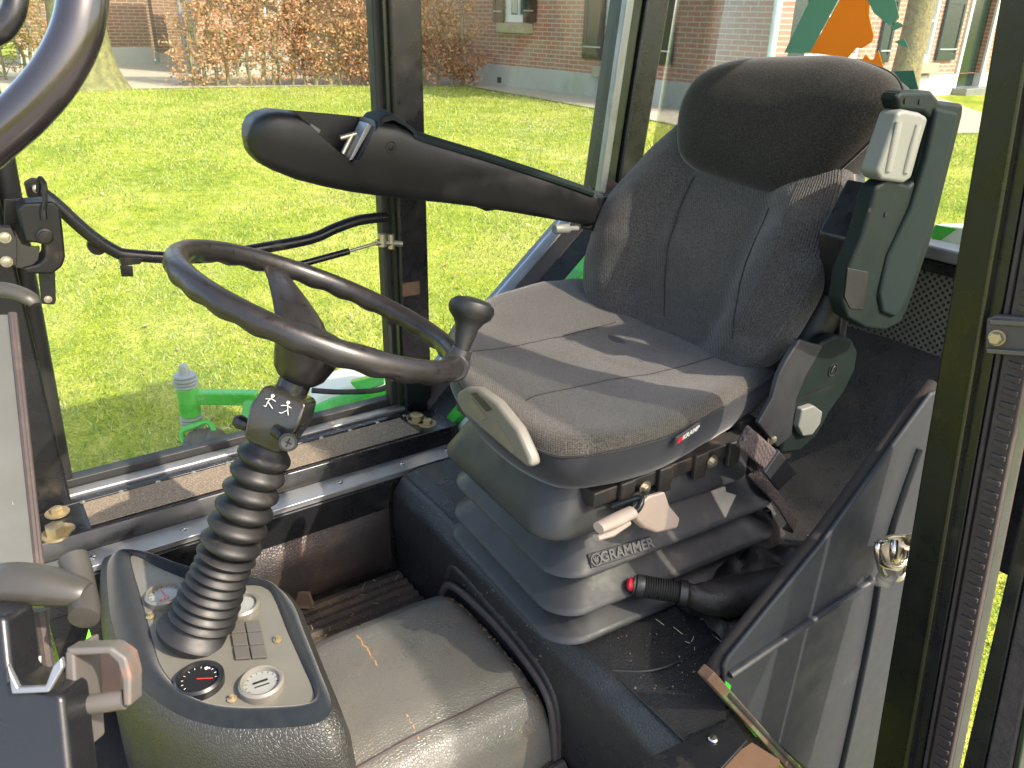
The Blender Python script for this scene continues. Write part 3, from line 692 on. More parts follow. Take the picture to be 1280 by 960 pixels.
# rear corner post and rear window
mb = MB(); mb.prism([V(1.205, 1.42, 1.09), V(1.262, 1.42, 1.09), V(1.37, 1.42, 2.05), V(1.315, 1.42, 2.05)], (0, .05, 0)); mb.build('corner_post', green_f, cab, bevel=.006)
mb = MB(); mb.prism([V(1.2, 1.405, 1.07), V(1.222, 1.405, 1.07), V(1.33, 1.405, 2.05), V(1.305, 1.405, 2.05)], (0, .018, 0)); mb.build('corner_seal', alu, cab, bevel=.004)
mb = MB(); mb.prism([V(1.263, 1.41, 1.09), V(1.33, 1.41, 1.09), V(1.44, 1.41, 2.05), V(1.37, 1.41, 2.05)], (0, .05, 0)); mb.build('rear_frame_side', black, cab, bevel=.008)
mb = MB(); mb.box((1.31, .40, 1.095), (1.36, 1.41, 1.118)); mb.build('rear_ledge', alu, cab, bevel=.005)
mb = MB(); mb.box((1.335, .36, .60), (1.37, 1.46, 1.094)); mb.build('rear_wall', black, cab)
mb = MB(); mb.prism([V(1.352, .40, 1.12), V(1.356, .40, 1.12), V(1.45, .40, 2.03), V(1.446, .40, 2.03)], (0, 1.01, 0)); mb.build('rear_glass', glass, cab, smooth=False)
# perforated panels under the rear window
gm, N, L, B = nt('perforated_sheet'); gg = N.new('ShaderNodeNewGeometry'); mp = N.new('ShaderNodeMapping'); L.new(gg.outputs['Position'], mp.inputs[0])
mp.inputs['Rotation'].default_value = (R_(45), 0, 0); mp.inputs['Scale'].default_value = (0, 110, 110)
vo = N.new('ShaderNodeTexVoronoi'); vo.inputs['Randomness'].default_value = 0; vo.inputs['Scale'].default_value = 1; L.new(mp.outputs[0], vo.inputs['Vector'])
rr = ramp(N, L, vo.outputs['Distance'], [(.28, (.004, .004, .004)), (.34, (.10, .095, .085))]); L.new(rr.outputs[0], B.inputs['Base Color']); B.inputs['Roughness'].default_value = .5
mb = MB(); mb.box((1.328, .44, .93), (1.334, .86, 1.07)); mb.build('perforated_panel', gm, cab, smooth=False)
mb = MB(); mb.box((1.328, 1.05, .93), (1.334, 1.40, 1.07)); mb.build('perforated_panel', gm, cab, smooth=False)
mb = MB(); mb.mark().box((1.318, .42, .90), (1.334, .88, .925)); mb.mark().box((1.318, .42, 1.073), (1.334, .88, 1.092)); mb.build('panel_rail', black, cab, bevel=.003)
# roof
mb = MB(); mb.box((-.02, .44, 1.94), (1.5, 1.47, 2.0)); mb.build('roof', black, cab, bevel=.02)
# floor plate and rear boxes below
mb = MB(); mb.box((-.1, -.45, .16), (1.12, .40, .19)); mb.build('bounce_blocker', black, cab, bevel=.004)  # unseen dark plate, added to block green bounce from the lawn
mb = MB(); mb.box((-.1, .405, .405), (.60, 1.21, .43)); mb.build('floor_plate', black, cab)

# ---------------- seat platform (vinyl covered bench) and rear bulkhead cover
def sheet(name, m, fn, nu, nv, parent, **k):
    mb = MB()
    for j in range(nv+1):
        for i in range(nu+1): mb.v.append(fn(i/nu, j/nv))
    for j in range(nv):
        for i in range(nu): a = j*(nu+1)+i; mb.f.append((a, a+1, a+nu+2, a+nu+1))
    return mb.build(name, m, parent, **k)
bench = root('seat_platform', 'black vinyl covered platform carrying the suspension seat', 'platform', V(.9, .85, .41))
def bfn(s, t):
    # s across y, t over the front edge, the top and up the rear bulkhead
    y = .492+.713*s
    prof = [(.570, .30), (.567, .42), (.562, .56), (.566, .615), (.585, .642), (.62, .652), (.80, .654), (1.0, .655), (1.10, .672), (1.18, .74), (1.24, .84), (1.29, .91), (1.332, .935)]
    f = t*(len(prof)-1); i = min(int(f), len(prof)-2); q = f-i
    x = prof[i][0]*(1-q)+prof[i+1][0]*q; z = prof[i][1]*(1-q)+prof[i+1][1]*q
    x -= .012*max(0, noise.noise(V(y*5, z*4, 2)))*(1 if t < .4 else .5)
    z += .006*noise.noise(V(x*7, y*7, 0))*(1 if z > .62 else 0)
    if x < .69: y -= .075*(1-s)**3*min(1, (.69-x)/.08)
    if s < .10: x += (.10-s)*.02
    return V(x, y, z)
sheet('platform_cover', leather, bfn, 50, 60, bench)
def seamline(name, pts, r, m, parent): mb = MB(); mb.tube(pts, r, 6); return mb.build(name, m, parent)
seamline('cover_seam', catmull([V(.590, y, .6465) for y in np.linspace(.46, 1.2, 9)], 3), .0022, black_f, bench)
seamline('cover_seam', catmull([V(.59, .60, .6475), V(.65, .56, .655), V(.80, .56, .656)], 5), .0022, black_f, bench)
mb = MB(); mb.box((.60, .495, .42), (1.33, 1.20, .60)); mb.build('platform_box', black, bench)

# ---------------- transmission hump
hump = root('engine_hump', 'worn grey vinyl covered hump on the cab floor between console and seat', 'hump', V(.42, .85, .43))
def hfn(s, t):
    x = .17+.385*s
    prof = [(1.01, .43), (.995, .50), (.978, .535), (.95, .548), (.85, .555), (.76, .548), (.705, .532), (.680, .50), (.668, .45), (.66, .36), (.655, .25)]
    f = t*(len(prof)-1); i = min(int(f), len(prof)-2); q = f-i
    y = prof[i][0]*(1-q)+prof[i+1][0]*q; z = prof[i][1]*(1-q)+prof[i+1][1]*q
    y -= .05*(1-s)*(1 if t < .5 else -.6)*0
    z += .012*math.sin(s*3.0)*(1 if t < .7 else 0)
    if s > .93: z -= (s-.93)**2*6*.5
    return V(x, y+.004*noise.noise(V(x*9, z*9, 0)), z+.003*noise.noise(V(x*9, y*9, 5)))
sheet('hump_cover', leather_l, hfn, 44, 44, hump)
seamline('hump_seam', catmull([hfn(s, .56)+V(0, -.001, .0008) for s in np.linspace(0, 1, 12)], 3), .0028, seal_m, hump)
mb = MB(); mb.tube(catmull([V(.548, 1.0, .50), V(.553, .975, .555), V(.5565, .86, .569), V(.557, .76, .562), V(.556, .695, .54), V(.555, .672, .48), V(.553, .66, .36)], 5), .0065, 8); mb.build('edge_binding', seal_m, hump)
mb = MB(); mb.tube(catmull([V(.562, 1.0, .55), V(.566, .975, .585), V(.5635, .86, .583), V(.562, .76, .578), V(.562, .695, .555), V(.562, .672, .50), V(.56, .66, .36)], 5), .0055, 8); mb.build('edge_lip', leather_b, hump)
mud = mat('dried_mud', (.34, .19, .085), .95, bump=.9, bscale=120, var=.3, vscale=60, dist=.002)
def streak(name, pts, r, parent):
    mb = MB(); n = len(pts)
    mb.tube(pts, [r*(.4+.9*abs(noise.noise(V(i*.7, r*90, 1))))*(1-.6*i/n) for i in range(n)], 7, flat=1)
    for v in mb.v: pass
    return mb
for pa, pb, r in (((446, 792), (490, 862), .0035), ((508, 890), (534, 932), .0028)):
    A = atZ(*pa, .562); Bq = atZ(*pb, .562); pts = []
    for i in range(26):
        p = A.lerp(Bq, i/25)+V(noise.noise(V(i*.5, 1, 1))*.006, noise.noise(V(i*.5, 5, 1))*.004, 0)
        pts.append(p)
    hb = bpy.data.objects['hump_cover']
    bvh = BVHTree.FromPolygons([v.co.copy() for v in hb.data.vertices], [tuple(p.vertices) for p in hb.data.polygons])
    out = []
    for p in pts:
        h_ = bvh.ray_cast(V(p.x, p.y, 1), V(0, 0, -1))[0]; out.append((h_ or p)+V(0, 0, -.0012))
    mb = streak('', out, r, hump); mb.build('mud_streak', mud, hump)
# rubber floor mat with ribs
mb = MB(); prof = []
fm = MB()
nrib = 26
rings = []
for i in range(nrib*4+1):
    y = .60+.60*i/(nrib*4); z = .436+(.006 if i % 4 in (1, 2) else 0); rings.append((y, z))
for x in np.linspace(.16, .562, 18):
    for y, z in rings: fm.v.append(V(x, y, z+.003*noise.noise(V(x*9, y*20, 0))+.006*max(0, noise.noise(V(x*3, y*5, 4)))))
m_ = len(rings)
for i in range(17):
    for j in range(m_-1): a = i*m_+j; fm.f.append((a, a+1, a+m_+1, a+m_))
o = fm.build('floor_mat', mat_rub, None); tag(o, 'worn ribbed brown rubber floor mat in the footwell', 'floor mat')
mb = MB(); mb.bar(V(.335, 1.02, .47), V(.335, 1.06, .47), .02, .05); mb.box((.325, 1.01, .44), (.36, 1.07, .452))
pb_ = root('pedal_bracket', 'small rusty steel bracket on the floor mat beside the console', 'bracket', V(.335, 1.04, .44))
mb = MB(); A = atZ(362, 748, .46); mb.bar(A, A+V(.03, -.035, .01), .006, .03); mb.bar(A+V(.0, 0, -.012), A+V(.03, -.035, -.006), .02, .004); mb.build('bracket_plate', mat('bare_rust', (.16, .11, .075), .7, dirt=.3), pb_, bevel=.001)

# ---------------- instrument console
con = root('instrument_console', 'padded dashboard console with four round gauges under the steering column', 'console', V(.13, .95, .43))
ZC = .68
ol = [(133, 700), (150, 688), (178, 686), (215, 700), (262, 716), (310, 722), (345, 730), (366, 750), (380, 785), (398, 830), (414, 872), (408, 892), (385, 902), (330, 906), (280, 905), (232, 893), (195, 872), (165, 842), (145, 800), (135, 755)]
outl = catmull([atZ(x, y, ZC) for x, y in ol], 5, True)
inn = [(163, 695), (176, 697), (205, 712), (262, 732), (316, 731), (332, 735), (342, 745), (360, 790), (380, 835), (394, 868), (389, 879), (372, 883), (330, 884), (280, 883), (245, 874), (218, 855), (200, 832), (190, 800), (178, 755), (166, 715)]
innl = catmull([atZ(x, y, ZC-.006) for x, y in inn], 5, True)
cc = sum(outl, V(0, 0, 0))/len(outl); ci = sum(innl, V(0, 0, 0))/len(innl)
def ring_from(lst, c, s, z): return [V(c.x+(p.x-c.x)*s, c.y+(p.y-c.y)*s, z) for p in lst]
mb = MB()
rings = [ring_from(outl, cc, s, z) for s, z in ((1.20, .30), (1.19, .45), (1.165, .56), (1.13, .63), (1.07, .665), (1.0, ZC-.006), (.98, ZC-.008))]
mb.loft(rings, True); mb.build('console_body', mat('console_vinyl', (.026, .026, .023), .42, bump=.65, bscale=200, kind='crackle', dist=.0007, dirt=.12, dirtcol=(.10, .07, .05), dscale=5), con)
mb = MB(); rings = []
n = len(outl)
for s in range(9):   # felt roll: half-round between outer and inner outline
    t = s/8; rings.append([V(outl[i].x*(1-t)+innl[i].x*t, outl[i].y*(1-t)+innl[i].y*t, ZC-.010+.016*math.sin(math.pi*(.06+.88*t))) for i in range(n)])
mb.loft(rings, False); mb.build('felt_edge', felt, con)
mb = MB(); mb.loft([ring_from(innl, ci, .998, ZC-.012), ring_from(innl, ci, .995, ZC-.006)], True); dp = mb.build('dash_plate', panel_m, con, bevel=.001)
def gauge(px, py, r, face, bez, needle=None, tick=True):
    c = atZ(px, py, ZC); mb = MB(); mb.lathe([(r*1.12, -.006), (r*1.12, .004), (r, .007), (r*.9, .006), (r*.86, .001)], c, (0, 0, 1), 40, cap=False)
    g = mb.build('gauge', bez, con)
    mb = MB(); mb.lathe([(r*.9, -.002), (r*.89, .0005), (.0001, .0006)], c, (0, 0, 1), 36, cap=False); mb.build('gauge_face', face, g)
    if tick:
        mb = MB()
        for k in range(11):
            a = R_(200-k*22); d = V(math.cos(a), math.sin(a), 0); mb.bar(c+d*r*.70+V(0, 0, .0014), c+d*r*(.80)+V(0, 0, .0014), .0005, .0005)
        mb.build('gauge_mark', white if face is gaugeb else gaugeb, g)
    if needle is not None:
        mb = MB(); d = V(math.cos(needle), math.sin(needle), 0); mb.bar(c-d*r*.1+V(0, 0, .0022), c+d*r*.62+V(0, 0, .0022), .0009, .0006); mb.build('needle', needle_m, g)
    return g
rg = .5*(atZ(278, 849, ZC)-atZ(219, 849, ZC)).length
gauge(206, 744, rg*.82, silver, panel_m, R_(100)); gauge(301, 758, rg*.82, silver, panel_m, None, False)
gauge(249, 850, rg*.92, gaugeb, black, R_(-30)); gauge(327, 855, rg*.85, silver, cream, None)
for (px, py, m_, o_) in ((327, 855, gaugeb, (0, .004)), (327, 855, gaugeb, (0, -.001))):
    c = atZ(px, py, ZC+.0016); mb = MB(); mb.bar(c+V(-.009, .010*0+o_[1]*1.5, 0), c+V(.009, -.002+o_[1]*1.5, 0), .0028 if o_[1] > 0 else .0012, .0008); mb.build('counter_strip', m_, con)
mb = MB(); c = atZ(206, 748, ZC+.0014)
for k in range(3): mb.bar(c+V(-.006+.005*k, -.002, 0), c+V(-.005+.005*k, .002, 0), .002, .0006)
mb.build('warning_zone', needle_m, con)
mb = MB(); c = atZ(256, 836, ZC+.0014); mb.bar(c, c+V(.004, 0, 0), .0045, .0005); mb.bar(c+V(.005, .0, 0), c+V(.0055, -.003, 0), .0012, .0005); mb.build('fuel_symbol', white, con)
mb = MB(); A = atZ(286, 778, ZC-.004); ex = (atZ(325, 776, ZC-.004)-A)/2; ey = (atZ(294, 826, ZC-.004)-A)/3
for i in range(2):
    for j in range(3):
        o_ = A+ex*(i+.04)+ey*(j+.04); mb.prism([o_, o_+ex*.92, o_+ex*.92+ey*.92, o_+ey*.92], (0, 0, .003))
mb.build('switch_blank', mat('switch_grey', (.085, .082, .07), .4), con, bevel=.0008)
mb = MB()
for p in ((188, 771), (347, 800), (290, 874)):
    c = atZ(*p, ZC-.005); mb.mark(); mb.lathe([(.0062, 0), (.0062, .0012), (.003, .0025)], c, (0, 0, 1), 16); mb.lathe([(.0028, .002), (.0028, .007), (.001, .0075)], c, (0, 0, 1), 6)
mb.build('dash_screw', brass, con)

# ---------------- steering column, boot and wheel
WC = V(.355, .94, 1.104); th, ph = .435, -.155; WN = V(math.sin(th)*math.cos(ph), math.sin(th)*math.sin(ph), math.cos(th)); WR = .183
base = atY(247, 800, .945); base.z = .672
hubp = WC-WN*.078
st = root('steering_column', 'black steering wheel with spinner knob on a ribbed rubber boot column', 'steering wheel', base)
swp = atY(350, 520, .935)       # switch housing centre
mb = MB()
boot_top = atY(336, 556, .938); ax = (boot_top-base).normalized(); Lb = (boot_top-base).length
prof = [(.052, -.004), (.054, .004), (.050, .012), (.040, .018)]
z = .02; nf = 7
for i in range(nf):   # lower tight ribs
    kk = .0455-.0012*i; prof += [(kk-.0065, z), (kk-.001, z+.004), (kk, z+.006), (kk-.0015, z+.009), (kk-.0065, z+.0125)]; z += .0138
z += .002
prof += [(.034, z), (.040, z+.005), (.034, z+.010)]; z += .012
nb = 6; step = (Lb-.004-z)/nb
for i in range(nb):
    k = .0415-.0012*i
    for q in range(9):
        a = q/9; prof.append((.026+(k-.026)*math.sin(math.pi*a)**1.15, z+a*step))
    z += step
prof += [(.024, Lb), (.022, Lb+.02)]
mb.lathe(prof, base, ax, 44); mb.build('rubber_boot', rubber, st)
mb = MB(); mb.tube([boot_top, hubp+WN*.01], .021, 20); mb.build('column_tube', black, st)
# switch housing
a = (hubp-boot_top).normalized(); sx = V(CR.x, CR.y, CR.z); sx = (sx-a*sx.dot(a)).normalized(); sy = a.cross(sx)
c0 = swp
mb = MB()
def sec(h, w, d, off=0): return [c0+a*h+sx*(x*w)+sy*(y*d)+sx*off for x, y in ((-1, -1), (1, -1), (1, 1), (-1, 1))]
mb.loft([sec(-.042, .020, .026), sec(-.034, .027, .030), sec(.004, .034, .033, .001), sec(.030, .030, .030, .002), sec(.036, .026, .026, .002)], True)
hs_ = mb.build('switch_housing', mat('housing_plastic', (.020, .019, .015), .25, spec=.6), st, bevel=.005, seg=3)
toc = -sy if (-sy).dot(CAM-c0) > 0 else sy
mb = MB(); k0 = c0+toc*.030+a*(-.012)+sx*.008; k1 = k0+toc*.012+sx*.026-a*.004
mb.tube([k0, k0.lerp(k1, .6), k1], [.009, .008, .0075], 14); kd = (k1-k0).normalized()
mb.lathe([(.0105, 0), (.0125, .002), (.0125, .010), (.0115, .013)], k1-kd*.004, (toc*1.0+sx*.25), 24); mb.build('lock_barrel', black, hs_)
mb = MB(); kc = k1-kd*.004+(toc+sx*.25).normalized()*.0132
mb.lathe([(.0085, 0), (.0085, .0012), (.001, .0014)], kc, (toc+sx*.25), 20); mb.build('lock_face', mat('lock_grey', (.07, .07, .07), .4, metal=.5), hs_)
mb = MB(); tq = (toc+sx*.25).normalized(); mb.bar(kc+tq*.0016-a*.006, kc+tq*.0016+a*.006, .0015, .001, tq); mb.bar(kc+tq*.0016-sx*.005, kc+tq*.0016+sx*.005, .0015, .001, tq); mb.build('key_slot', gaugeb, hs_)
# pictogram of tilt lever (two small figures) on the housing
mb = MB(); pc = c0+toc*.0345+a*.018
for i, s in ((-1, -.010), (1, .011)):
    b0 = pc+sx*s+toc*.0003
    mb.lathe([(.0022, -.0002), (.0022, .0008)], b0+a*.009, toc, 10)
    for q0, q1 in (((0, .007), (.003*i, 0)), ((.003*i, 0), (-.003, -.007)), ((.003*i, 0), (.006, -.006)), ((0, .005), (-.007, .002)), ((0, .005), (.006, .004)), ((-.003, -.007), (-.006, -.007))):
        mb.bar(b0+sx*q0[0]+a*q0[1], b0+sx*q1[0]+a*q1[1], .0008, .0005, toc)
mb.build('pictogram', white, hs_)
mb = MB(); lk = c0-sx*.034-a*.028; mb.tube([lk, lk-sx*.012, lk-sx*.018], [.008, .010, .007], 12); mb.build('tilt_lever', black, hs_)
# wheel
wa = WN.cross(V(0, 1, 0)).normalized(); wb = WN.cross(wa)       # wa points to +x-ish or -x-ish
def wp(ang, r, h=0): return WC+(wa*math.cos(ang)+wb*math.sin(ang))*r+WN*h
def angle_of(px, py):
    p = atP(px, py, WC, WN)-WC; return math.atan2(p.dot(wb), p.dot(wa))
mb = MB(); NR = 180; ring = []
rings = []
for i in range(NR):
    t = 2*math.pi*i/NR; er = (wa*math.cos(t)+wb*math.sin(t)); cpt = WC+er*WR
    wv = math.sin(t*26)
    row = []
    for k in range(18):
        q = 2*math.pi*k/18; rad = .0138
        if math.sin(q) < 0: rad *= 1+.10*wv*(-math.sin(q))
        row.append(cpt+er*math.cos(q)*rad*1.0+WN*math.sin(q)*rad*1.08)
    rings.append(row)
mb.loft(rings, False, True); mb.build('wheel_rim', wheel_m, st)
mb = MB(); mb.lathe([(.026, -.045), (.034, -.036), (.040, -.018), (.045, .002), (.046, .012), (.040, .020), (.02, .024), (.0001, .024)], WC-WN*.055, WN, 40); mb.build('wheel_hub', wheel_m, st)
for px, py in ((342, 330), (283, 392), (538, 462)):
    an = angle_of(px, py); er = wa*math.cos(an)+wb*math.sin(an); tn = WN.cross(er)
    mb = MB(); rows = []
    for t in np.linspace(0, 1, 9):
        r = .030+(WR-.032)*t; h = -.047+.043*(t**.7); wd = .024*(1-t)+.015 if t < .8 else .018+.02*(t-.8); tk = .011*(1-t)+.005
        rows.append([WC+er*r+WN*h+tn*(math.cos(q)*wd)+WN*(math.sin(q)*tk) for q in np.linspace(0, 2*math.pi, 14, endpoint=False)])
    mb.loft(rows, True); mb.build('spoke', wheel_m, st)
# spinner knob
an = angle_of(560, 452); kb = wp(an, WR)
kt = atY(590, 383, kb.y+.012)
mb = MB(); er = wa*math.cos(an)+wb*math.sin(an); tn = WN.cross(er)
mb.tube([kb-tn*.020, kb-tn*.018, kb+tn*.018, kb+tn*.020], [.0165, .0185, .0185, .0165], 24); mb.tube([kb+WN*.010, kb+WN*.024], [.016, .013], 18)
kc_ = mb.build('knob_clamp', mat('clamp_black', (.022, .022, .024), .3), st)
kd = (kt-(kb+WN*.018)); kl = kd.length; kd.normalize()
mb = MB(); mb.lathe([(.010, .0), (.011, .01), (.0135, kl*.35), (.0155, kl*.55), (.020, kl*.68), (.0275, kl*.80), (.0305, kl*.93), (.029, kl*1.05), (.022, kl*1.14), (.010, kl*1.18), (.0001, kl*1.185)], kb+WN*.018, kd, 36)
kn = mb.build('spinner_knob', rubber, st)

# ================================================================== DRIVER SEAT
seat = root('driver_seat', 'grey cloth suspension driver seat with raised near armrest and big headrest', 'seat', V(.85, .85, .655))
# --- bellows
def rrect(x0, x1, y0, y1, r, z, n=8):
    out = []
    for cx, cy, a0 in ((x1-r, y1-r, 0), (x0+r, y1-r, 90), (x0+r, y0+r, 180), (x1-r, y0+r, 270)):
        for k in range(n+1): a_ = R_(a0+90*k/n); out.append(V(cx+r*math.cos(a_), cy+r*math.sin(a_), z))
    return out
def rot4(pts, c, ang):
    ca, sa = math.cos(ang), math.sin(ang); return [V(c.x+(p.x-c.x)*ca-(p.y-c.y)*sa, c.y+(p.x-c.x)*sa+(p.y-c.y)*ca, p.z) for p in pts]
bc = V(.76, .82, 0)
layers = [(.664, .705, 0.0), (.706, .762, -.004), (.763, .835, -.012)]
ya, yb, xa, xb = .650, .985, .552, .985
for i, (z0, z1, e) in enumerate(layers):
    mb = MB(); q = .046
    r_ = [(.030, z0+.001), (.003, z0), (0, z0+.0015), (.001, z0+.005), (.006, z0+.009), (q*.55, z0+(z1-z0)*.50), (q*.95, z1-.006), (q*1.1, z1)]
    rings = [rot4(rrect(xa+d-.010+.004*i, xb-d+.012-.006*i, ya+d-.014+.008*i, yb-d, .055, z), bc, R_(-3)) for d, z in r_]
    mb.loft([rings[0]]+rings, True); mb.build('bellows_fold', bellow_m, seat)
mb = MB(); rings = [rot4(rrect(.536+d, .93-d, .668+d, .985-d, .05, z), bc, R_(-3)) for d, z in ((0, .822), (.0, .828), (.010, .848), (.022, .872), (.028, .884), (.034, .884))]
# open tray on top of the bellows
mb.loft(rings, True); mb.build('bellows_top', bellow_m, seat)
# suspension mechanics
mech = MB(); mech.box((.600, .72, .835), (.98, .99, .872)); mech.box((.60, .672, .862), (1.0, .70, .885)); mech.box((.60, .98, .862), (1.0, 1.01, .885))
mech.box((.585, .72, .872), (.62, 1.0, .895)); mech.tube([V(.585, .76, .878), V(.585, .94, .878)], .008, 10); mech.box((.70, .69, .86), (.72, 1.03, .90)); mech.box((.90, .69, .86), (.93, 1.03, .90))
for k in range(4): mech.box((.64+.07*k, .664, .850), (.665+.07*k, .672, .890))
mech.build('suspension_frame', mat('greasy_steel', (.022, .020, .018), .5, dirt=.35, dirtcol=(.12, .075, .045), dscale=22, bump=.3, bscale=120), seat, bevel=.003)
mb = MB()
for k in range(3): bolt(mb, V(.68+.13*k, .662, .874), (0, -1, 0), .006, .006)
mb.build('frame_bolt', steel, seat)
# front plate below the height control
# cream weight adjuster
mb = MB()
XA = .516
cp = [atX(x, y, XA) for x, y in ((569, 499), (571, 490), (580, 485), (594, 486), (618, 503), (645, 537), (661, 572), (664, 585), (657, 584), (630, 562), (600, 536), (577, 515))]
mb.prism(cp, (.018, 0, 0)); ad_ = mb.build('height_adjuster', cream, seat, bevel=.006, seg=3)
mb = MB()
for sl in (((583, 503), (590, 499), (608, 522), (601, 527)), ((612, 532), (620, 528), (644, 565), (638, 566))): mb.mark().prism([atX(x, y, XA-.0012) for x, y in sl], (.002, 0, 0))
mb.build('adjuster_slot', mat('slot_grey', (.16, .14, .11), .6), ad_)
mb = MB(); mb.prism([atX(x, y, XA-.0012) for x, y in ((588, 492), (596, 491), (614, 512), (608, 515))], (.002, 0, 0)); mb.build('adjuster_scale', greyolive, ad_)
# --- cushion
co = [(.60, .652), (.555, .675), (.538, .72), (.535, .80), (.548, .90), (.575, 1.0), (.62, 1.09), (.69, 1.17), (.78, 1.225), (.90, 1.25), (1.03, 1.23), (1.09, 1.10), (1.09, .90), (1.06, .765), (1.0, .725), (.90, .694), (.78, .668), (.68, .652)]
cu = catmull([V(x, y, 0) for x, y in co], 4, True); cuc = V(.80, .93, 0)
def crings(spec): return [[V(cuc.x+(p.x-cuc.x)*s, cuc.y+(p.y-cuc.y)*s, z+dz(p, s)) for p in cu] for s, z in spec]
def dz(p, s):   # cushion rises a little towards the front edge and the side bolsters
    x = cuc.x+(p.x-cuc.x)*s; y = cuc.y+(p.y-cuc.y)*s
    return .012*math.exp(-((x-.60)/.07)**2)*s+.012*((y-.93)/.28)**2*s+.005*noise.noise(V(x*9, y*9, 2))+.0022*noise.noise(V(x*34, y*14, 5))-.012*math.exp(-(((x-.87)/.15)**2+((y-.93)/.16)**2))
mb = MB(); mb.loft(crings([(1.0, .936), (.992, .944), (.97, .951), (.93, .955), (.86, .957), (.75, .957), (.6, .956), (.45, .956), (.3, .956), (.15, .956), (.03, .956)]), True)
cush = mb.build('seat_cushion', fabric, seat)
mb = MB(); mb.loft(crings([(.80, .868), (.90, .872), (.955, .880), (.985, .893), (1.003, .912), (1.006, .926), (1.001, .9355)]), True); sk_ = mb.build('cushion_skirt', skirt, seat)
seamline('cushion_piping', [V(cuc.x+(p.x-cuc.x)*1.002, cuc.y+(p.y-cuc.y)*1.002, .936+dz(p, 1)) for p in cu]+[V(cuc.x+(cu[0].x-cuc.x)*1.002, cuc.y+(cu[0].y-cuc.y)*1.002, .936+dz(cu[0], 1))], .0016, velour, cush)
def bv(o): return BVHTree.FromPolygons([v.co.copy() for v in o.data.vertices], [tuple(p.vertices) for p in o.data.polygons])
cb = bv(cush)
def drape_z(pts, off=0.0005):
    out = []
    for p in pts:
        h_ = cb.ray_cast(V(p.x, p.y, 1.3), V(0, 0, -1))[0]
        if h_: out.append(h_+V(0, 0, off))
    return out
for pl in ([(584, 449), (640, 434), (700, 416), (770, 400)], [(657, 512), (700, 492), (760, 474), (830, 460), (900, 444)]):
    pts = catmull([atZ(x, y, .955) for x, y in pl], 8)
    seamline('stitch_line', drape_z(pts, .0002), .0011, velour, cush)
# tag
T0 = atY(853, 539, .668); tx = (atY(876, 524, .672)-atY(832, 553, .660)).normalized(); tz = V(-.1, -.22, 1).normalized()
tn_ = tx.cross(tz).normalized(); 
if tn_.dot(CAM-T0) < 0: tn_ = -tn_
ty_ = tn_.cross(tx).normalized()
if ty_.z < 0: ty_ = -ty_
T0 = V(.7575, .6655, .917); T0 = atP(854, 539, T0, tn_)
T0 = T0+tn_*.008
hw, hh = .0265, .0065
mb = MB(); q = [T0-tx*hw-ty_*hh, T0+tx*hw-ty_*hh, T0+tx*hw+ty_*hh, T0-tx*hw+ty_*hh]; mb.prism(q, -tn_*.003)
tg = mb.build('name_tag', mat('tag_grey', (.05, .05, .055), .6), sk_, smooth=False)
mb = MB(); c_ = T0-tx*.018+tn_*.0004; mb.prism([c_-tx*.0055-ty_*.003, c_-tx*.001-ty_*.005, c_+tx*.0055-ty_*.002, c_+tx*.005+ty_*.003, c_+tx*.001+ty_*.005, c_-tx*.004+ty_*.003], tn_*.0005); mb.build('tag_emblem', red_m, tg, smooth=False)
text_mesh('tag_text', 'KRAMP', .0115, white, tg, T0+tx*.006+tn_*.0006, tx, ty_, .0002, .0003)
# --- backrest frame
BO = V(1.005, .938, .93); BV = V(.40, 0, 1).normalized(); BW = V(-1, 0, .40).normalized()      # up the back, out of its front
def bp(u, v, w_): return BO+V(0, u, 0)+BV*v+BW*w_
def interp(tab, t):
    for (a0, b0), (a1, b1) in zip(tab, tab[1:]):
        if t <= a1: q = (t-a0)/(a1-a0); q = q*q*(3-2*q) if False else q; return b0+(b1-b0)*q
    return tab[-1][1]
HW = [(-.02, .16), (.0, .19), (.03, .225), (.08, .243), (.14, .252), (.20, .250), (.26, .230), (.32, .208), (.37, .178), (.41, .150), (.43, .12)]
def ringb(v, sc=1.0):
    hw_ = interp(HW, v)*sc; n = 64; out = []; 
    for k in range(n):
        q = 2*math.pi*k/n; c_, s_ = math.cos(q), math.sin(q)
        u = hw_*math.copysign(abs(c_)**.55, c_); th_ = .05*sc
        wv = th_*math.copysign(abs(s_)**.75, s_)
        uu = u/hw_
        wing = .060*abs(uu)**2.6*max(0, min(1, (.40-v)/.22))
        lum = .022*math.exp(-((v-.12)/.09)**2)*(1-uu*uu)
        wv += wing+(lum if s_ > 0 else 0)
        # wrinkles either side of the lumbar area
        fade = max(0, min(1, (v+.02)/.06))*max(0, min(1, (.34-v)/.08))
        if s_ > 0:
            wv += fade*(.020*math.exp(-((abs(uu)-.70)/.20)**2)-.012*math.exp(-((abs(uu)-.40)/.07)**2))
            wv += fade*.0045*noise.noise(V(uu*5+v*22, v*9-uu*3, 1))+fade*.010*max(0, noise.noise(V((uu+v*2.5)*6, v*3, 7)))*math.exp(-((v-.18)/.10)**2)*(1 if abs(uu) < .6 else .3)
        out.append(bp(u, v, wv-.02))
    return out
mb = MB(); vs_ = list(np.linspace(-.02, .425, 38))
mb.loft([ringb(-.02, .6), ringb(-.02, .9)]+[ringb(v) for v in vs_]+[ringb(.432, .85), ringb(.436, .5)], True)
back = mb.build('backrest', fabric_b, seat, sub=1)
bb = bv(back)
def drape_b(uv, off=.0006):
    out = []
    for u, v in uv:
        h_ = bb.ray_cast(bp(u, v, .4), -BW)[0]
        if h_: out.append(h_+BW*off)
    return out
def buv(px, py):
    p = atP(px, py, BO+BW*.03, BW)-BO; return p.y, p.dot(BV)
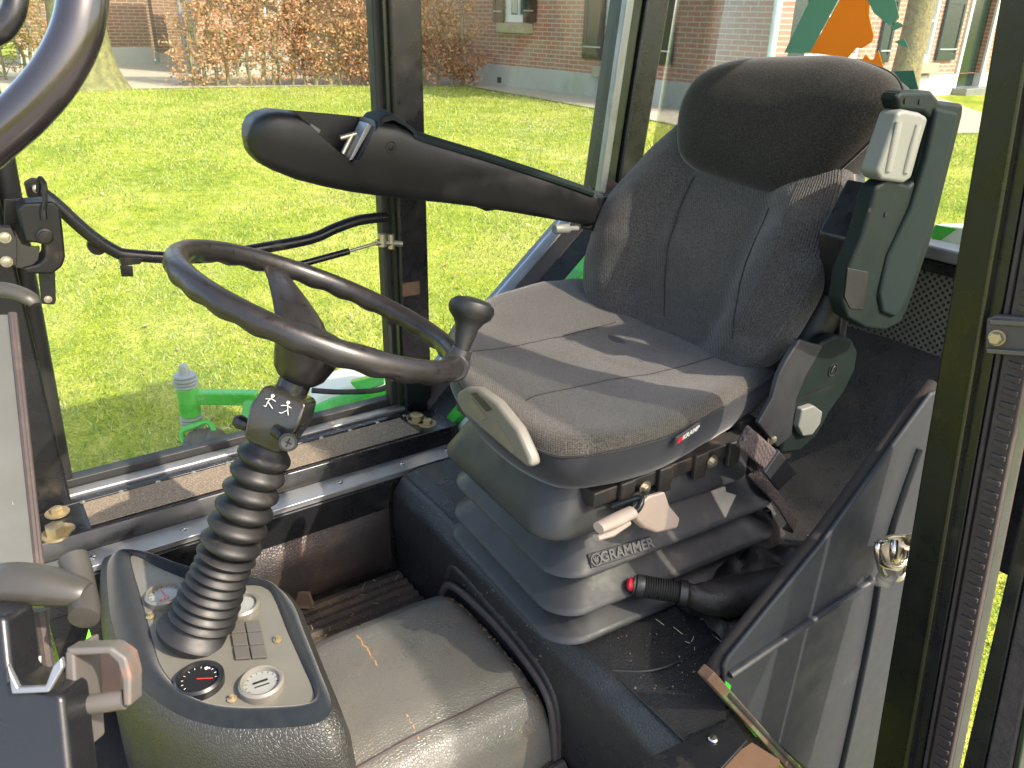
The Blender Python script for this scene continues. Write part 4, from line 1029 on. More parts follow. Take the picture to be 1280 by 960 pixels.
for pl in ([(868, 222), (855, 255), (848, 290), (842, 340), (834, 396)], [(965, 262), (950, 310), (942, 370), (936, 430)]):
    pts = catmull([V(*buv(x, y), 0) for x, y in pl], 8); seamline('back_seam', drape_b([(p.x, p.y) for p in pts], .0004), .0013, velour, back)
# ribbed side bolster cloth
ribm = mat('ribbed_cloth', (.062, .058, .056), .95, bump=.4, bscale=1500, kind='weave', sheen=.3, spec=.15)
mb = MB()
for i in range(17):
    k = i/16; pts = []
    for t in np.linspace(0, 1, 12):
        v = .02+.40*t; hw_ = interp(HW, v); u = -hw_*(.70+.28*k)
        pts.append((u, v))
    d = drape_b(pts, .0000)
    if len(d) > 3: mb.tube(d, .0017, 5)
mb.build('bolster_ribs', ribm, back)
# back shell
mb = MB()
def ringshell(v, e):
    hw_ = interp(HW, v)+e; n = 40
    return [bp(hw_*math.copysign(abs(math.cos(2*math.pi*k/n))**.45, math.cos(2*math.pi*k/n)), v, -.055+.040*math.copysign(abs(math.sin(2*math.pi*k/n))**.6, math.sin(2*math.pi*k/n))+.022) for k in range(n)]
mb.loft([ringshell(v, .006 if v < .3 else .002) for v in np.linspace(-.03, .41, 24)], True); mb.build('back_shell', plastic, seat)
# --- headrest
hr = [(848, 190), (850, 150), (862, 115), (885, 88), (925, 72), (985, 66), (1045, 66), (1090, 78), (1118, 96), (1125, 125), (1104, 152), (1070, 185), (1030, 218), (995, 240), (960, 243), (905, 228), (865, 212)]
H0 = BO+BW*.035; hu = []
for x, y in hr:
    p = atP(x, y, H0, BW)-BO; hu.append(V(p.y, p.dot(BV), 0))
hu = catmull(hu, 5, True); hc = sum(hu, V(0, 0, 0))/len(hu)
mb = MB(); rings = []
for s, w_ in ((.90, -.075), (.97, -.06), (1.0, -.03), (1.0, .0), (.997, .012), (.985, .024), (.955, .034), (.90, .042), (.80, .050), (.65, .056), (.5, .059), (.3, .061), (.1, .062), (.02, .062)):
    rings.append([bp(hc.x+(p.x-hc.x)*s, hc.y+(p.y-hc.y)*s, w_+.018*((p.x-hc.x)*s/.2)**2+.0025*noise.noise(V(p.x*s*12, p.y*s*12, 3))) for p in hu])
mb.loft(rings, True); head = mb.build('headrest', velour, seat)
seamline('headrest_piping', [bp(hc.x+(p.x-hc.x)*1.0, hc.y+(p.y-hc.y)*1.0, .010+.018*((p.x-hc.x)/.2)**2) for p in hu+[hu[0]]], .0022, velour, head)
# --- far armrest
ya_ = 1.150
def A_(x, y, yy=None): return atY(x, y, ya_ if yy is None else yy)
arm = root('armrest_console', 'long dark plastic armrest with a small lever recess on the window side of the seat', 'armrest', A_(740, 260))
prof_a = [(311, 170, 178, .012), (314, 156, 190, .022), (320, 147, 198, .031), (330, 141, 207, .038), (345, 138, 215, .042), (370, 140, 225, .044), (405, 143, 234, .045), (440, 146, 241, .045), (476, 150, 246, .045), (490, 152, 248, .045), (522, 168, 251, .044), (560, 180, 255, .043), (600, 192, 260, .042), (640, 205, 266, .041), (680, 218, 273, .040), (715, 230, 279, .039), (735, 238, 283, .038), (741, 243, 281, .036), (744, 250, 276, .030)]
rings = []
for x, yt, yb2, hw2 in prof_a:
    pt_, pb2 = A_(x, yt, 1.17), A_(x, yb2, 1.17); cx_ = (pt_+pb2)/2; hz_ = (pt_.z-pb2.z)/2; cx_.y = 1.190
    ring = []
    for k in range(40):
        q = 2*math.pi*k/40; c_, s_ = math.cos(q), math.sin(q); e_ = .42
        ring.append(V(cx_.x+(pt_.x-pb2.x)/2*s_, cx_.y+hw2*math.copysign(abs(c_)**e_, c_)*(.86+.14*s_ if s_ < 0 else 1), cx_.z+hz_*math.copysign(abs(s_)**e_, s_)))
    rings.append(ring)
mb = MB(); mb.loft(rings, True); ab = mb.build('armrest_body', plastic, arm)
cut = MB(); cut.prism([V(p.x, 1.10, p.z) for p in (atY(358, 128, 1.148), atY(405, 174, 1.148), atY(440, 207, 1.148), atY(449, 200, 1.148), atY(470, 158, 1.148), atY(478, 138, 1.148))], (0, .118, 0))
co_ = cut.build('cutter', plastic, None, smooth=False)
md = ab.modifiers.new('cut', 'BOOLEAN'); md.operation = 'DIFFERENCE'; md.solver = 'EXACT'; md.object = co_
bpy.context.view_layer.update()
me_ = bpy.data.meshes.new_from_object(ab.evaluated_get(bpy.context.evaluated_depsgraph_get())); ab.modifiers.clear(); ab.data = me_; bpy.data.objects.remove(co_)
bm = bmesh.new(); bm.from_mesh(me_)
for e in bm.edges:
    e.smooth = not (len(e.link_faces) == 2 and e.calc_face_angle(0) > R_(38))
for f_ in bm.faces: f_.smooth = True
bm.to_mesh(me_); bm.free()
mb = MB(); tp = [A_(x, y)+V(0, .0, .0) for x, y in ((516, 168), (600, 193), (680, 219), (743, 241))]
rows = []
for p in tp: rows.append([p+V(0, -.001, -.008), p+V(0, -.001, .000), p+V(0, .008, .007), p+V(0, .06, .008), p+V(0, .078, .0), p+V(0, .078, -.008)])
mb.loft(rows, True); mb.build('armrest_pad', plastic_g, arm, bevel=.002)
mb = MB(); rows = []
for x, y in ((474, 158), (480, 150), (492, 147), (508, 156), (522, 168)):
    p = A_(x, y); rows.append([p+V(0, -.001, -.004), p+V(0, .004, .005), p+V(0, .034, .010), p+V(0, .064, .005), p+V(0, .068, -.004)])
mb.loft(rows, True); mb.build('control_hood', plastic_g, arm, bevel=.002)
mb = MB(); c_ = A_(487, 184)+V(0, -.0035, 0); mb.lathe([(.0095, 0), (.0095, .001), (.0085, .0018), (.0075, .0008), (.006, .001), (.0035, .0022), (.0001, .0022)], c_, (0, -1, 0), 26); mb.build('armrest_emblem', gaugeb, arm)
mb = MB(); f0 = [A_(x, y)+V(0, .012, 0) for x, y in ((440, 203), (446, 200), (470, 158), (464, 155))]; mb.prism(f0, (0, .03, 0)); mb.build('lever_plate', alu, arm, bevel=.001)
mb = MB(); l0 = A_(440, 196)+V(0, .034, 0); l1 = A_(452, 172)+V(0, .034, 0); mb.tube([l0, l1], .004, 10); mb.tube([l1+(A_(438, 176)-A_(452, 172))*1.1, l1, l1+(A_(470, 168)-A_(452, 172))*.4], .0038, 10); mb.build('control_lever', steel, arm)
mb = MB(); mb.bar(A_(398, 160)+V(0, .035, 0), A_(410, 168)+V(0, .035, 0), .008, .006); mb.build('recess_clip', lightg, arm)
mb = MB(); mb.mark().bar(A_(370, 142)+V(0, -.0005, 0), A_(439, 205)+V(0, -.0005, 0), .002, .004, (0, 1, 0)); mb.mark().bar(A_(446, 204)+V(0, -.0005, 0), A_(475, 152)+V(0, -.0005, 0), .002, .004, (0, 1, 0)); mb.build('recess_lip', plastic_g, arm)
mb = MB(); mb.tube([A_(608, 259)+V(0, .03, 0), A_(620, 264)+V(0, .03, 0), A_(632, 262)+V(0, .03, 0)], .006, 10); mb.build('adjust_wheel', black, arm)
# pivot bracket of far armrest
mb = MB(); mb.prism([A_(728, 245)+V(0, .02, 0), A_(760, 250)+V(.02, .02, 0), A_(762, 300)+V(.02, .02, 0), A_(735, 290)+V(0, .02, 0)], (.03, .05, 0)); mb.build('armrest_pivot', black, arm, bevel=.006)
mb = MB(); c_ = A_(697, 288)+V(0, .01, 0); d_ = (A_(725, 287)+V(0, .01, 0)-c_).normalized(); mb.lathe([(.008, 0), (.009, .002), (.0095, .03), (.008, .033), (.005, .034), (.005, .055)], c_, d_, 20); mb.build('angle_knob', lightg, arm)
# --- near armrest (folded up)
yn = .600
def N_(x, y, dy=0): return atY(x, y, yn+dy)
arn = root('folded_armrest', 'dark green plastic armrest folded upright beside the headrest with pale grip', 'armrest', N_(1090, 415))
mb = MB(); body = [(1121, 122), (1128, 114), (1166, 114), (1176, 124), (1196, 127), (1207, 130), (1206, 140), (1170, 290), (1136, 385), (1128, 404), (1108, 414), (1080, 412), (1058, 398), (1052, 375), (1060, 335), (1078, 296), (1100, 232)]
body = [(1121, 122), (1128, 114), (1166, 114), (1176, 126), (1190, 128), (1206, 130), (1204, 145), (1165, 300), (1136, 385), (1126, 405), (1106, 414), (1082, 411), (1060, 398), (1053, 378), (1060, 340), (1078, 298), (1096, 234), (1112, 222), (1138, 232), (1146, 225), (1163, 150), (1154, 141), (1124, 138)]
mb.prism([N_(x, y) for x, y in body], (0, .026, 0)); mb.build('armrest_shell', plastic_g, arn, bevel=.006, seg=3)
mb = MB(); pad = [(1172, 134), (1200, 140), (1160, 296), (1133, 380), (1120, 398), (1104, 392), (1100, 370), (1112, 320), (1140, 260), (1158, 200)]
mb.prism([N_(x, y, -.006) for x, y in pad], (0, .012, 0)); mb.build('armrest_panel', mat('armrest_cloth', (.009, .016, .0155), .7, spec=.12, bump=.4, bscale=700), arn, bevel=.006, seg=3)
mb = MB(); hd = [(1124, 140), (1132, 137), (1152, 141), (1162, 147), (1152, 180), (1140, 224), (1130, 230), (1102, 226), (1097, 217), (1110, 180)]
mb.prism([N_(x, y, -.006) for x, y in hd], (0, .028, 0)); gr = mb.build('grip', lightg, arn, bevel=.006, seg=3)
mb = MB()
for x0, y0, x1, y1 in ((1124, 152, 1110, 214), (1148, 156, 1132, 216)):
    mb.mark(); A = N_(x0, y0, -.0065); Bq = N_(x1, y1, -.0065); mb.tube([A, A.lerp(Bq, .5), Bq], [.006, .0075, .006], 12, flat=.5)
mb.build('grip_groove', mat('grip_strip_grey', (.17, .18, .16), .5), gr)  # strips slightly paler than the grip
mb = MB()
for x, y in ((1132, 126), (1150, 127), (1107, 268), (1086, 263)): mb.mark().lathe([(.0035, 0), (.0035, .001), (.0015, .0012)], N_(x, y, -.0005), (0, -1, 0), 12)
mb.build('recess_screw', gaugeb, arn)
mb = MB(); mb.prism([N_(x, y, -.0012) for x, y in ((1060, 335), (1086, 340), (1080, 388), (1063, 386), (1056, 372))], (0, .002, 0)); mb.build('access_cover', plastic, arn, bevel=.001)
mb = MB(); mb.prism([N_(x, y, .046) for x, y in ((1060, 300), (1098, 230), (1108, 260), (1082, 370), (1062, 380))], (0, .05, 0)); mb.build('armrest_pivot', black, arn, bevel=.004)
# --- recliner cover, near side
yr = .660
def R2(x, y, dy=0): return atY(x, y, yr+dy)
mb = MB(); p_ = [(1002, 470), (1012, 445), (1028, 428), (1048, 420), (1066, 424), (1073, 440), (1070, 462), (1056, 490), (1038, 515), (1022, 545), (1000, 565), (975, 568), (982, 540), (985, 500)]
mb.prism([R2(x, y) for x, y in p_], (0, .022, 0)); rc = mb.build('recliner_cover', plastic_g, seat, bevel=.006, seg=3)
mb = MB(); p_ = [(1000, 424), (1018, 430), (1030, 432), (1008, 470), (996, 500), (990, 545), (972, 560), (948, 530), (966, 498), (974, 470), (984, 450)]
mb.prism([R2(x, y, -.002) for x, y in p_], (0, .010, 0)); mb.build('recliner_bracket', bellow_m, seat, bevel=.003)
mb = MB(); c_ = R2(1041, 462, -.0005); mb.lathe([(.011, 0), (.011, .0012), (.0095, .0012), (.0095, .0003)], c_, (0, -1, 0), 28, cap=False); mb.tube(catmull([c_+V(-.005, -.001, -.003), c_+V(0, -.001, .006), c_+V(.005, -.001, .002)], 4), .0016, 6); mb.build('cover_emblem', bellow_m, rc)
mb = MB(); p_ = [(1003, 512), (1018, 507), (1029, 515), (1026, 530), (1016, 544), (1004, 546), (998, 534)]
mb.prism([R2(x, y, -.010) for x, y in p_], (0, .014, 0)); mb.build('recliner_lever', lightg, seat, bevel=.003, seg=3)
mb = MB(); mb.prism([R2(x, y, -.001) for x, y in ((992, 500), (1040, 482), (1040, 486), (992, 504))], (0, .002, 0)); mb.build('cover_seam', gaugeb, rc)
mb = MB(); mb.mark().bar(R2(1046, 425, .03), R2(1052, 370, .03), .02, .02); mb.mark().bar(R2(985, 560, .02), R2(940, 575, .02), .02, .03); mb.build('recliner_arm', black, seat, bevel=.003)
# --- beige levers under cushion
mb = MB(); lv = [(790, 640), (812, 620), (832, 614), (838, 632), (851, 648), (848, 660), (822, 666), (806, 660), (797, 652)]
yl = .635
def LV(x, y, dy=0): return atY(x, y, yl+dy)
mb.prism([LV(x, y) for x, y in lv], (0, .012, -.006)); mb.build('adjust_paddle', beige, seat, bevel=.004, seg=3)
mb = MB(); mb.tube([LV(790, 640, -.004), LV(770, 650, -.008), LV(748, 660, -.012)], [.010, .011, .009], 14, flat=.75); mb.tube([LV(784, 652, -.002), LV(762, 665, -.006), LV(745, 672, -.008)], [.007, .009, .006], 12, flat=.7); mb.build('slide_lever', beige, seat)
mb = MB(); mb.tube(catmull([LV(765, 634, .03), LV(800, 622, .01), LV(798, 636, .0), LV(788, 642, -.002)], 5), .0045, 10); mb.build('lever_rod', black, seat)
# --- emblem and lettering on the bellows
def hit_fold(px, py):
    best = None
    for o in COL.objects:
        if o.name.startswith('bellows_fold'):
            h_ = bv(o).ray_cast(CAM, ray(px, py).normalized())
            if h_[0] is not None and (best is None or h_[3] < best[3]): best = h_
    return best
hA, hB_, hC = hit_fold(738, 699), hit_fold(822, 674), hit_fold(782, 688)
en = hC[1].normalized()
if en.dot(CAM-hC[0]) < 0: en = -en
E0 = hC[0]; ex_ = (hB_[0]-hA[0]); ex_ = (ex_-en*ex_.dot(en)).normalized(); ey_ = en.cross(ex_)
mb = MB(); mb.prism([E0+ex_*x+ey_*y+en*.0025 for x, y in ((-.062, -.0095), (.046, -.0095), (.046, .0095), (-.062, .0095))], -en*.012); pl = mb.build('bellows_plaque', mat('plaque_rubber', (.022, .024, .028), .5), seat, bevel=.001)
dirt_t = mat('worn_letters', (.105, .100, .095), .7)
text_mesh('bellows_text', 'GRAMMER', .0195, dirt_t, pl, E0+ex_*.0+en*.0045, ex_, ey_, .0006, .0005)
mb = MB(); c_ = E0-ex_*.053+en*.0045; mb.lathe([(.0085, 0), (.0085, .0012), (.007, .0012), (.007, .0002)], c_, en, 26, cap=False)
for s in (-1, 0, 1): mb.bar(c_-ey_*.006, c_+ey_*.004+ex_*.004*s, .0018, .001, en)
mb.build('bellows_emblem', dirt_t, pl)

# ---------------- seat belt
belt = root('seat_belt', 'brown webbing seat belt with black buckle hanging beside the near seat edge', 'seat belt', V(1.0, .66, .72))
def BL(x, y, d=0): return atY(x, y, .628+d)
mb = MB(); mb.prism([BL(x, y) for x, y in ((940, 536), (974, 566), (958, 590), (926, 562))], (0, .012, .004)); mb.build('belt_sleeve', webbing, belt, bevel=.004, seg=3)
mb = MB(); mb.prism([BL(x, y, -.004) for x, y in ((975, 564), (997, 592), (973, 614), (956, 592))], (0, .008, .002)); mb.build('belt_tongue', bellow_m, belt, bevel=.002)
def ribbon(name, pts, wd, m, parent, th=.0015):
    pts = catmull(pts, 5); mb = MB(); rows = []
    for i, p in enumerate(pts):
        t = (pts[min(i+1, len(pts)-1)]-pts[max(i-1, 0)]).normalized(); a_ = V(.75, .35, .3); a_ = (a_-t*a_.dot(t)).normalized(); b_ = t.cross(a_)
        rows.append([p-a_*wd/2-b_*th, p+a_*wd/2-b_*th, p+a_*wd/2+b_*th, p-a_*wd/2+b_*th])
    mb.loft(rows, True); return mb.build(name, m, parent)
ribbon('belt_strap', [BL(940, 590, .05), BL(955, 605, .03), BL(972, 625, .02), BL(985, 645, .01), BL(993, 658, .01), BL(984, 655, .03)], .022, webbing, belt)
ribbon('belt_strap', [BL(962, 628, .06), BL(950, 645, .05), BL(948, 680, .04), BL(955, 700, .05), BL(985, 725, .06)], .045, mat('dark_webbing', (.022, .021, .022), .7, bump=.5, bscale=900, kind='weave'), belt)
mb = MB(); mb.prism([BL(x, y, .04) for x, y in ((948, 640), (965, 640), (985, 670), (982, 715), (960, 722), (942, 700), (940, 665))], (0, .012, 0)); mb.build('belt_fold', mat('dark_webbing_fold', (.030, .028, .030), .6, bump=.5, bscale=900, kind='weave'), belt, bevel=.005, seg=3)

# ---------------- hand lever with red button
hb = root('hand_brake_lever', 'black ribbed hand lever with bright red push button and leather gaiter', 'lever', atZ(900, 760, .665))
def HB(x, y, z): return atZ(x, y, z)
h0 = HB(793, 731, .725); h1 = HB(858, 742, .720); h2 = HB(935, 742, .705)
d_ = (h1-h0).normalized()
mb = MB(); L_ = (h1-h0).length; prof = [(.012, .0), (.0155, .003), (.0155, .012)]
z = .014
while z < L_-.012: prof += [(.0145, z), (.0162, z+.0016), (.0145, z+.0032)]; z += .0034
prof += [(.018, L_-.010), (.0185, L_), (.015, L_+.003)]
mb.lathe(prof, h0, d_, 28); mb.build('lever_grip', rubber, hb)
mb = MB(); mb.lathe([(.0095, -.001), (.0095, .004), (.0085, .008), (.005, .0105), (.0001, .011)], h0, -d_, 24); mb.build('release_button', red_m, hb)
mb = MB(); mb.lathe([(.012, -.004), (.0135, .0015), (.0100, .0020)], h0, -d_, 24); mb.build('button_collar', bellow_m, hb)
gait = mat('gaiter_leather', (.020, .017, .016), .42, bump=.5, bscale=300, kind='crackle', dirt=.2, dirtcol=(.09, .06, .04), dscale=14)
mb = MB(); rows = []
path = catmull([h1-d_*.006, h1+d_*.03+V(0, 0, -.004), h2, HB(985, 730, .70)], 6)
for i, p in enumerate(path):
    t = i/(len(path)-1); r = .016+.016*math.sin(t*2.2)
    rows.append([p+V(0, math.cos(q)*r*(1+.22*noise.noise(V(i*.6, q*1.2, 0))), math.sin(q)*r*(.85+.25*noise.noise(V(i*.7, q, 3)))) for q in np.linspace(0, 2*math.pi, 20, endpoint=False)])
mb.loft(rows, True); mb.build('lever_gaiter', gait, hb)
def gfn(s, t):
    x0 = .73+.30*s; y0 = .50+.14*t
    h_ = .066*math.sin(math.pi*min(1, s*.85+.12))*math.sin(math.pi*t)**.8
    return V(x0+.02*t, y0+.03*math.sin(s*3), .650+h_*(1+.35*noise.noise(V(x0*26, y0*26, 0)))+.010*noise.noise(V(x0*45, y0*45, 2)))
sheet('gaiter_base', gait, gfn, 40, 24, hb)

# ---------------- near side: fender panel, door post, latch
nfp = root('side_panel', 'dark grey moulded triangular plastic panel beside the door post', 'panel', V(.8, .47, .3))
yp = .47
def NP(x, y, d=0): return atY(x, y, yp+d)
mb = MB(); pl_ = [(905, 836), (912, 822), (1030, 678), (1165, 492), (1200, 480), (1150, 1020), (1060, 1020), (1004, 960), (965, 925), (912, 868), (905, 850)]
mb.prism([NP(x, y) for x, y in pl_], (0, .007, 0)); mb.build('panel_sheet', mat('moulded_panel', (.022, .026, .031), .55, spec=.35, bump=.12, bscale=1100, dirt=.12, dirtcol=(.10, .10, .09), dscale=6, var=.08), nfp, bevel=.004, seg=3)
ribmat = mat('moulded_rib', (.018, .021, .025), .42)
def rib(pts, r):
    mb = MB(); mb.tube(catmull([NP(x, y, -.0005) for x, y in pts], 6), r, 12, flat=.55); mb.build('moulded_rib', ribmat, nfp)
rib([(910, 842), (925, 832), (1000, 782), (1072, 735), (1088, 722)], .0085)
rib([(1148, 560), (1130, 610), (1112, 665), (1105, 700)], .0075); rib([(1096, 730), (1088, 780), (1068, 880), (1050, 962)], .0075)
mb = MB(); mb.tube(catmull([NP(x, y, .016) for x, y in ((898, 838), (906, 816), (1026, 668), (1098, 570), (1166, 480))], 6), .011, 10); mb.build('panel_edging', mat('felt_edging', (.022, .018, .016), .95, bump=.6, bscale=400), nfp)
# rusty sill edge
rs = root('door_sill', 'rusty door sill edge with flaking green paint below the side panel', 'sill', NP(960, 930))
mb = MB(); mb.bar(NP(882, 840, -.006), NP(1030, 1005, -.006), .018, .014); mb.build('sill_edge', rust, rs, bevel=.002)
mb = MB(); mb.tube([NP(908, 866, -.012), NP(1010, 976, -.012)], .0045, 8); mb.build('sill_seal', black_f, rs)
mb = MB(); mb.prism([NP(x, y, -.008) for x, y in ((926, 898), (934, 902), (950, 922), (944, 921))], (0, -.002, .003)); mb.prism([NP(x, y, -.008) for x, y in ((905, 852), (912, 858), (910, 866), (904, 860))], (0, -.002, .003)); mb.build('paint_flake', green_p, rs)
sp = root('step_plate', 'black door step plate with a single screw below the platform', 'plate', atZ(880, 930, .66))
mb = MB(); mb.prism([atZ(x, y, .662) for x, y in ((805, 950), (915, 895), (935, 925), (880, 985), (800, 985))], (0, 0, -.01)); mb.build('plate', black, sp, bevel=.002)
mb = MB(); screw(mb, atZ(891, 924, .6625), (0, 0, 1), .006, .003); mb.build('plate_screw', chrome, sp)
mb = MB(); mb.prism([atZ(x, y, .657) for x, y in ((890, 962), (940, 928), (975, 950), (960, 1000), (890, 1000))], (0, 0, -.01)); mb.build('wood_step', mat('worn_step', (.16, .085, .045), .85, bump=.6, bscale=60, var=.4, vscale=25), sp)
# near door post (slightly leaning), in vertical layers
post = root('door_post', 'black steel door post with brown ribbed rubber seal on the near side', 'door post', V(.9, .36, .2))
XP = .90
def DP(x, y, X=XP): return atX(x, y, X)
def strip(name, m, left, right, X0, depth, n=1, bevel=.003):
    # left/right: sight-line points at rows 0 and 960, extended beyond the picture; the strip is a straight prism in the plane x = X0
    a, b = DP(*left[0], X0), DP(*left[1], X0); c, d = DP(*right[0], X0), DP(*right[1], X0)
    ext = lambda p, q: (p+(p-q)*.55, q+(q-p)*.35)
    a, b = ext(a, b); c, d = ext(c, d)
    mb = MB(); mb.prism([a, c, d, b], (depth, 0, 0)); return mb.build(name, m, post, bevel=bevel)
strip('post_face', mat('post_green_black', (.007, .0085, .0065), .3, spec=.4, var=.2, dirt=.04), [(1249, 0), (1090, 960)], [(1296, 0), (1133, 960)], .90, .05)
strip('post_bead', mat('post_bead', (.035, .032, .016), .3, spec=.6), [(1290, 0), (1128, 960)], [(1297, 0), (1134, 960)], .896, .012, bevel=.002)
strip('post_channel', black, [(1297, 0), (1134, 960)], [(1322, 0), (1152, 960)], .905, .04)
strip('post_seal', seal_m, [(1322, 0), (1152, 960)], [(1332, 0), (1158, 960)], .897, .03)
sl_ = strip('post_seal', seal_m, [(1333, 0), (1160, 960)], [(1372, 0), (1186, 960)], .892, .035)
mb = MB(); a_ = DP(1355, 0, .8915); b_ = DP(1174, 960, .8915)
for k in range(60):
    p = a_.lerp(b_, k/59); mb.bar(p-V(0, .008, 0), p+V(0, .008, 0), .004, .007)
mb.build('seal_ribs', seal_m, sl_, bevel=.0015)
strip('post_edge', green_f, [(1372, 0), (1187, 960)], [(1377, 0), (1190, 960)], .90, .02)
# bracket with bolt
mb = MB(); mb.prism([DP(x, y, .885) for x, y in ((1232, 398), (1245, 394), (1300, 398), (1300, 448), (1240, 442), (1230, 438))], (.012, 0, 0)); br = mb.build('post_bracket', mat('bracket_grey', (.085, .075, .078), .5, metal=.3), post, bevel=.003)
mb = MB(); mb.mark().bar(DP(1238, 402, .883), DP(1300, 406, .883), .006, .006); mb.mark().bar(DP(1234, 438, .883), DP(1300, 443, .883), .006, .006); mb.build('bracket_rib', mat('bracket_rib', (.12, .11, .11), .4, metal=.4), br, bevel=.0015)
mb = MB(); bolt(mb, DP(1247, 422, .885), (-1, -.15, .1), .0072, .010, 1.2); mb.build('bracket_bolt', brass, br)
# door frame edge at far right
DYP = .215
dr_ = root('cab_door', 'open black cab door with worn edge and torn rubber beyond the near door post', 'door', V(.88, .2, .3))
def dstrip(name, m, l, r, X0, dp):
    a, b = DP(*l[0], X0), DP(*l[1], X0); c, d = DP(*r[0], X0), DP(*r[1], X0); e = lambda p, q: q+(q-p)*.5
    mb = MB(); mb.prism([a, c, e(c, d), e(a, b)], (dp, 0, 0)); return mb.build(name, m, dr_, bevel=.003)
dstrip('door_frame', black, [(1348, 330), (1202, 960)], [(1362, 330), (1230, 960)], .86, .04)
dstrip('torn_seal', mat('torn_rubber', (.045, .036, .034), .9, bump=1, bscale=70, dist=.004, var=.4, vscale=40), [(1363, 330), (1231, 960)], [(1383, 330), (1264, 960)], .858, .03)
dstrip('door_rim', green_f, [(1384, 330), (1265, 960)], [(1392, 330), (1274, 960)], .86, .04)
for nm, mm, q in (('added_door_pane', glass, ((-.74, 1.221), (DYP, 1.221), (DYP, 1.88), (-.74, 1.88))),):
    mb = MB(); mb.prism([V(.965, y, z) for y, z in q], (.02 if nm == 'door_panel' else .005, 0, 0)); mb.build(nm, mm, dr_, smooth=False)  # unseen pane, put in along with shading for the side panel
mb = MB(); dw = DP(1250, 650, 1.6)
dwl = root('guide_wire', 'two thin pale wires stretched over the grass outside the door', 'wire', atX(1270, 640, 2.2))
mb.mark().tube([atX(1240, 648, 2.2), atX(1330, 598, 2.2)], .003, 6); mb.mark().tube([atX(1235, 590, 2.2), atX(1330, 560, 2.2)], .003, 6); mb.build('wire', lightg, dwl)
# latch striker on the near post
la = root('door_striker', 'shiny chrome striker bracket with rubber buffer bolted to the near door post', 'striker', atY(1115, 720, .44))
yk = .43
def K(x, y, d=0): return atY(x, y, yk+d)
mb = MB(); pth = catmull([K(1108, 676, .0), K(1098, 680, -.003), K(1097, 694, -.006), K(1104, 706, -.008), K(1122, 710, -.006), K(1131, 700, -.002), K(1134, 686, .0)], 4)
mb.tube(pth, .0042, 10); mb.build('striker_loop', chrome, la)
mb = MB(); mb.prism([K(x, y, .004) for x, y in ((1096, 678), (1118, 670), (1140, 670), (1142, 684), (1132, 708), (1108, 704))], (0, .006, 0)); mb.build('striker_plate', steel, la, bevel=.002)
mb = MB(); mb.tube(catmull([K(1118, 676, -.006), K(1117, 690, -.012), K(1118, 700, -.008)], 4), .0052, 12); mb.build('striker_pin', chrome, la)
mb = MB(); pth = catmull([K(1098, 694, .0), K(1103, 716, -.002), K(1122, 724, -.003), K(1132, 716, -.001), K(1132, 704, 0)], 4); mb.tube(pth, .004, 8); mb.build('striker_base', steel, la)
mb = MB(); mb.lathe([(.011, -.012), (.012, -.006), (.0095, -.004), (.012, .0), (.012, .005), (.009, .007)], K(1109, 720, .0), (0, -.2, 1), 20); mb.build('rubber_buffer', mat('old_rubber', (.40, .34, .26), .7), la)
mb = MB(); bolt(mb, K(1139, 674, -.002), (-.6, -.8, 0), .006, .006); bolt(mb, K(1142, 694, -.002), (-.6, -.8, 0), .006, .006); mb.build('striker_bolt', steel, la)

# ================================================================== inside handle bar across the side window
hbar = root('window_grab_bar', 'bent black tubular bar across the side window behind the steering wheel', 'bar', V(.37, 1.37, 1.08))
yb_ = 1.37
def HBp(x, y, d=0): return atY(x, y, yb_+d)
mb = MB(); mb.tube(catmull([HBp(38, 232), HBp(66, 252), HBp(108, 290), HBp(140, 312), HBp(165, 319), HBp(250, 322), HBp(340, 308), HBp(390, 298), HBp(420, 285), HBp(450, 275), HBp(483, 271)], 6), .0098, 16); mb.build('bar_tube', black, hbar)
mb = MB(); mb.prism([HBp(x, y, -.008) for x, y in ((30, 228), (40, 222), (58, 226), (62, 246), (60, 262), (34, 246))], (0, .006, 0)); mb.prism([HBp(x, y, -.008) for x, y in ((5, 248), (60, 252), (78, 256), (76, 262), (5, 285))], (0, .012, 0)); mb.build('bar_bracket', black, hbar, bevel=.002)
mb = MB(); bolt(mb, HBp(46, 236, -.010), (0, -1, 0), .005, .004, 1.2); mb.build('bracket_bolt', steel, hbar)
mb = MB(); mb.prism([HBp(x, y, -.012) for x, y in ((149, 322), (180, 323), (176, 330), (152, 333))], (0, .02, 0)); mb.prism([HBp(x, y, -.010) for x, y in ((150, 332), (166, 333), (167, 346), (152, 346))], (0, .004, 0)); mb.build('bar_lug', black, hbar, bevel=.001)
mb = MB(); mb.lathe([(.014, 0), (.014, .012), (.010, .014)], HBp(122, 308, .012), (0, 1, 0), 20); mb.build('bar_bumper', rubber, hbar)
gs = root('gas_strut', 'thin black gas strut fixed to the side post below the grab bar', 'gas strut', HBp(430, 315))
mb = MB(); mb.tube([HBp(370, 332), HBp(436, 314)], .0062, 14); mb.build('strut_cylinder', black, gs)
mb = MB(); mb.tube([HBp(436, 314), HBp(474, 303)], .003, 10); mb.build('strut_rod', steel, gs)
mb = MB(); mb.tube([HBp(470, 303), HBp(502, 305)], .006, 10); mb.lathe([(.008, -.012), (.008, .012)], HBp(478, 300), (0, 0, 1), 14); mb.lathe([(.006, -.012), (.006, .016)], HBp(489, 303), (0, 0, 1), 14); mb.build('strut_clevis', steel, gs)
mb = MB(); mb.prism([V(.697, 1.3985, .93), V(.735, 1.3985, .93), V(.735, 1.3985, .958), V(.697, 1.3985, .958)], (0, .002, 0)); o = mb.build('worn_sticker', mat('worn_sticker', (.12, .07, .04), .8, var=.6, vscale=80), cab, smooth=False)

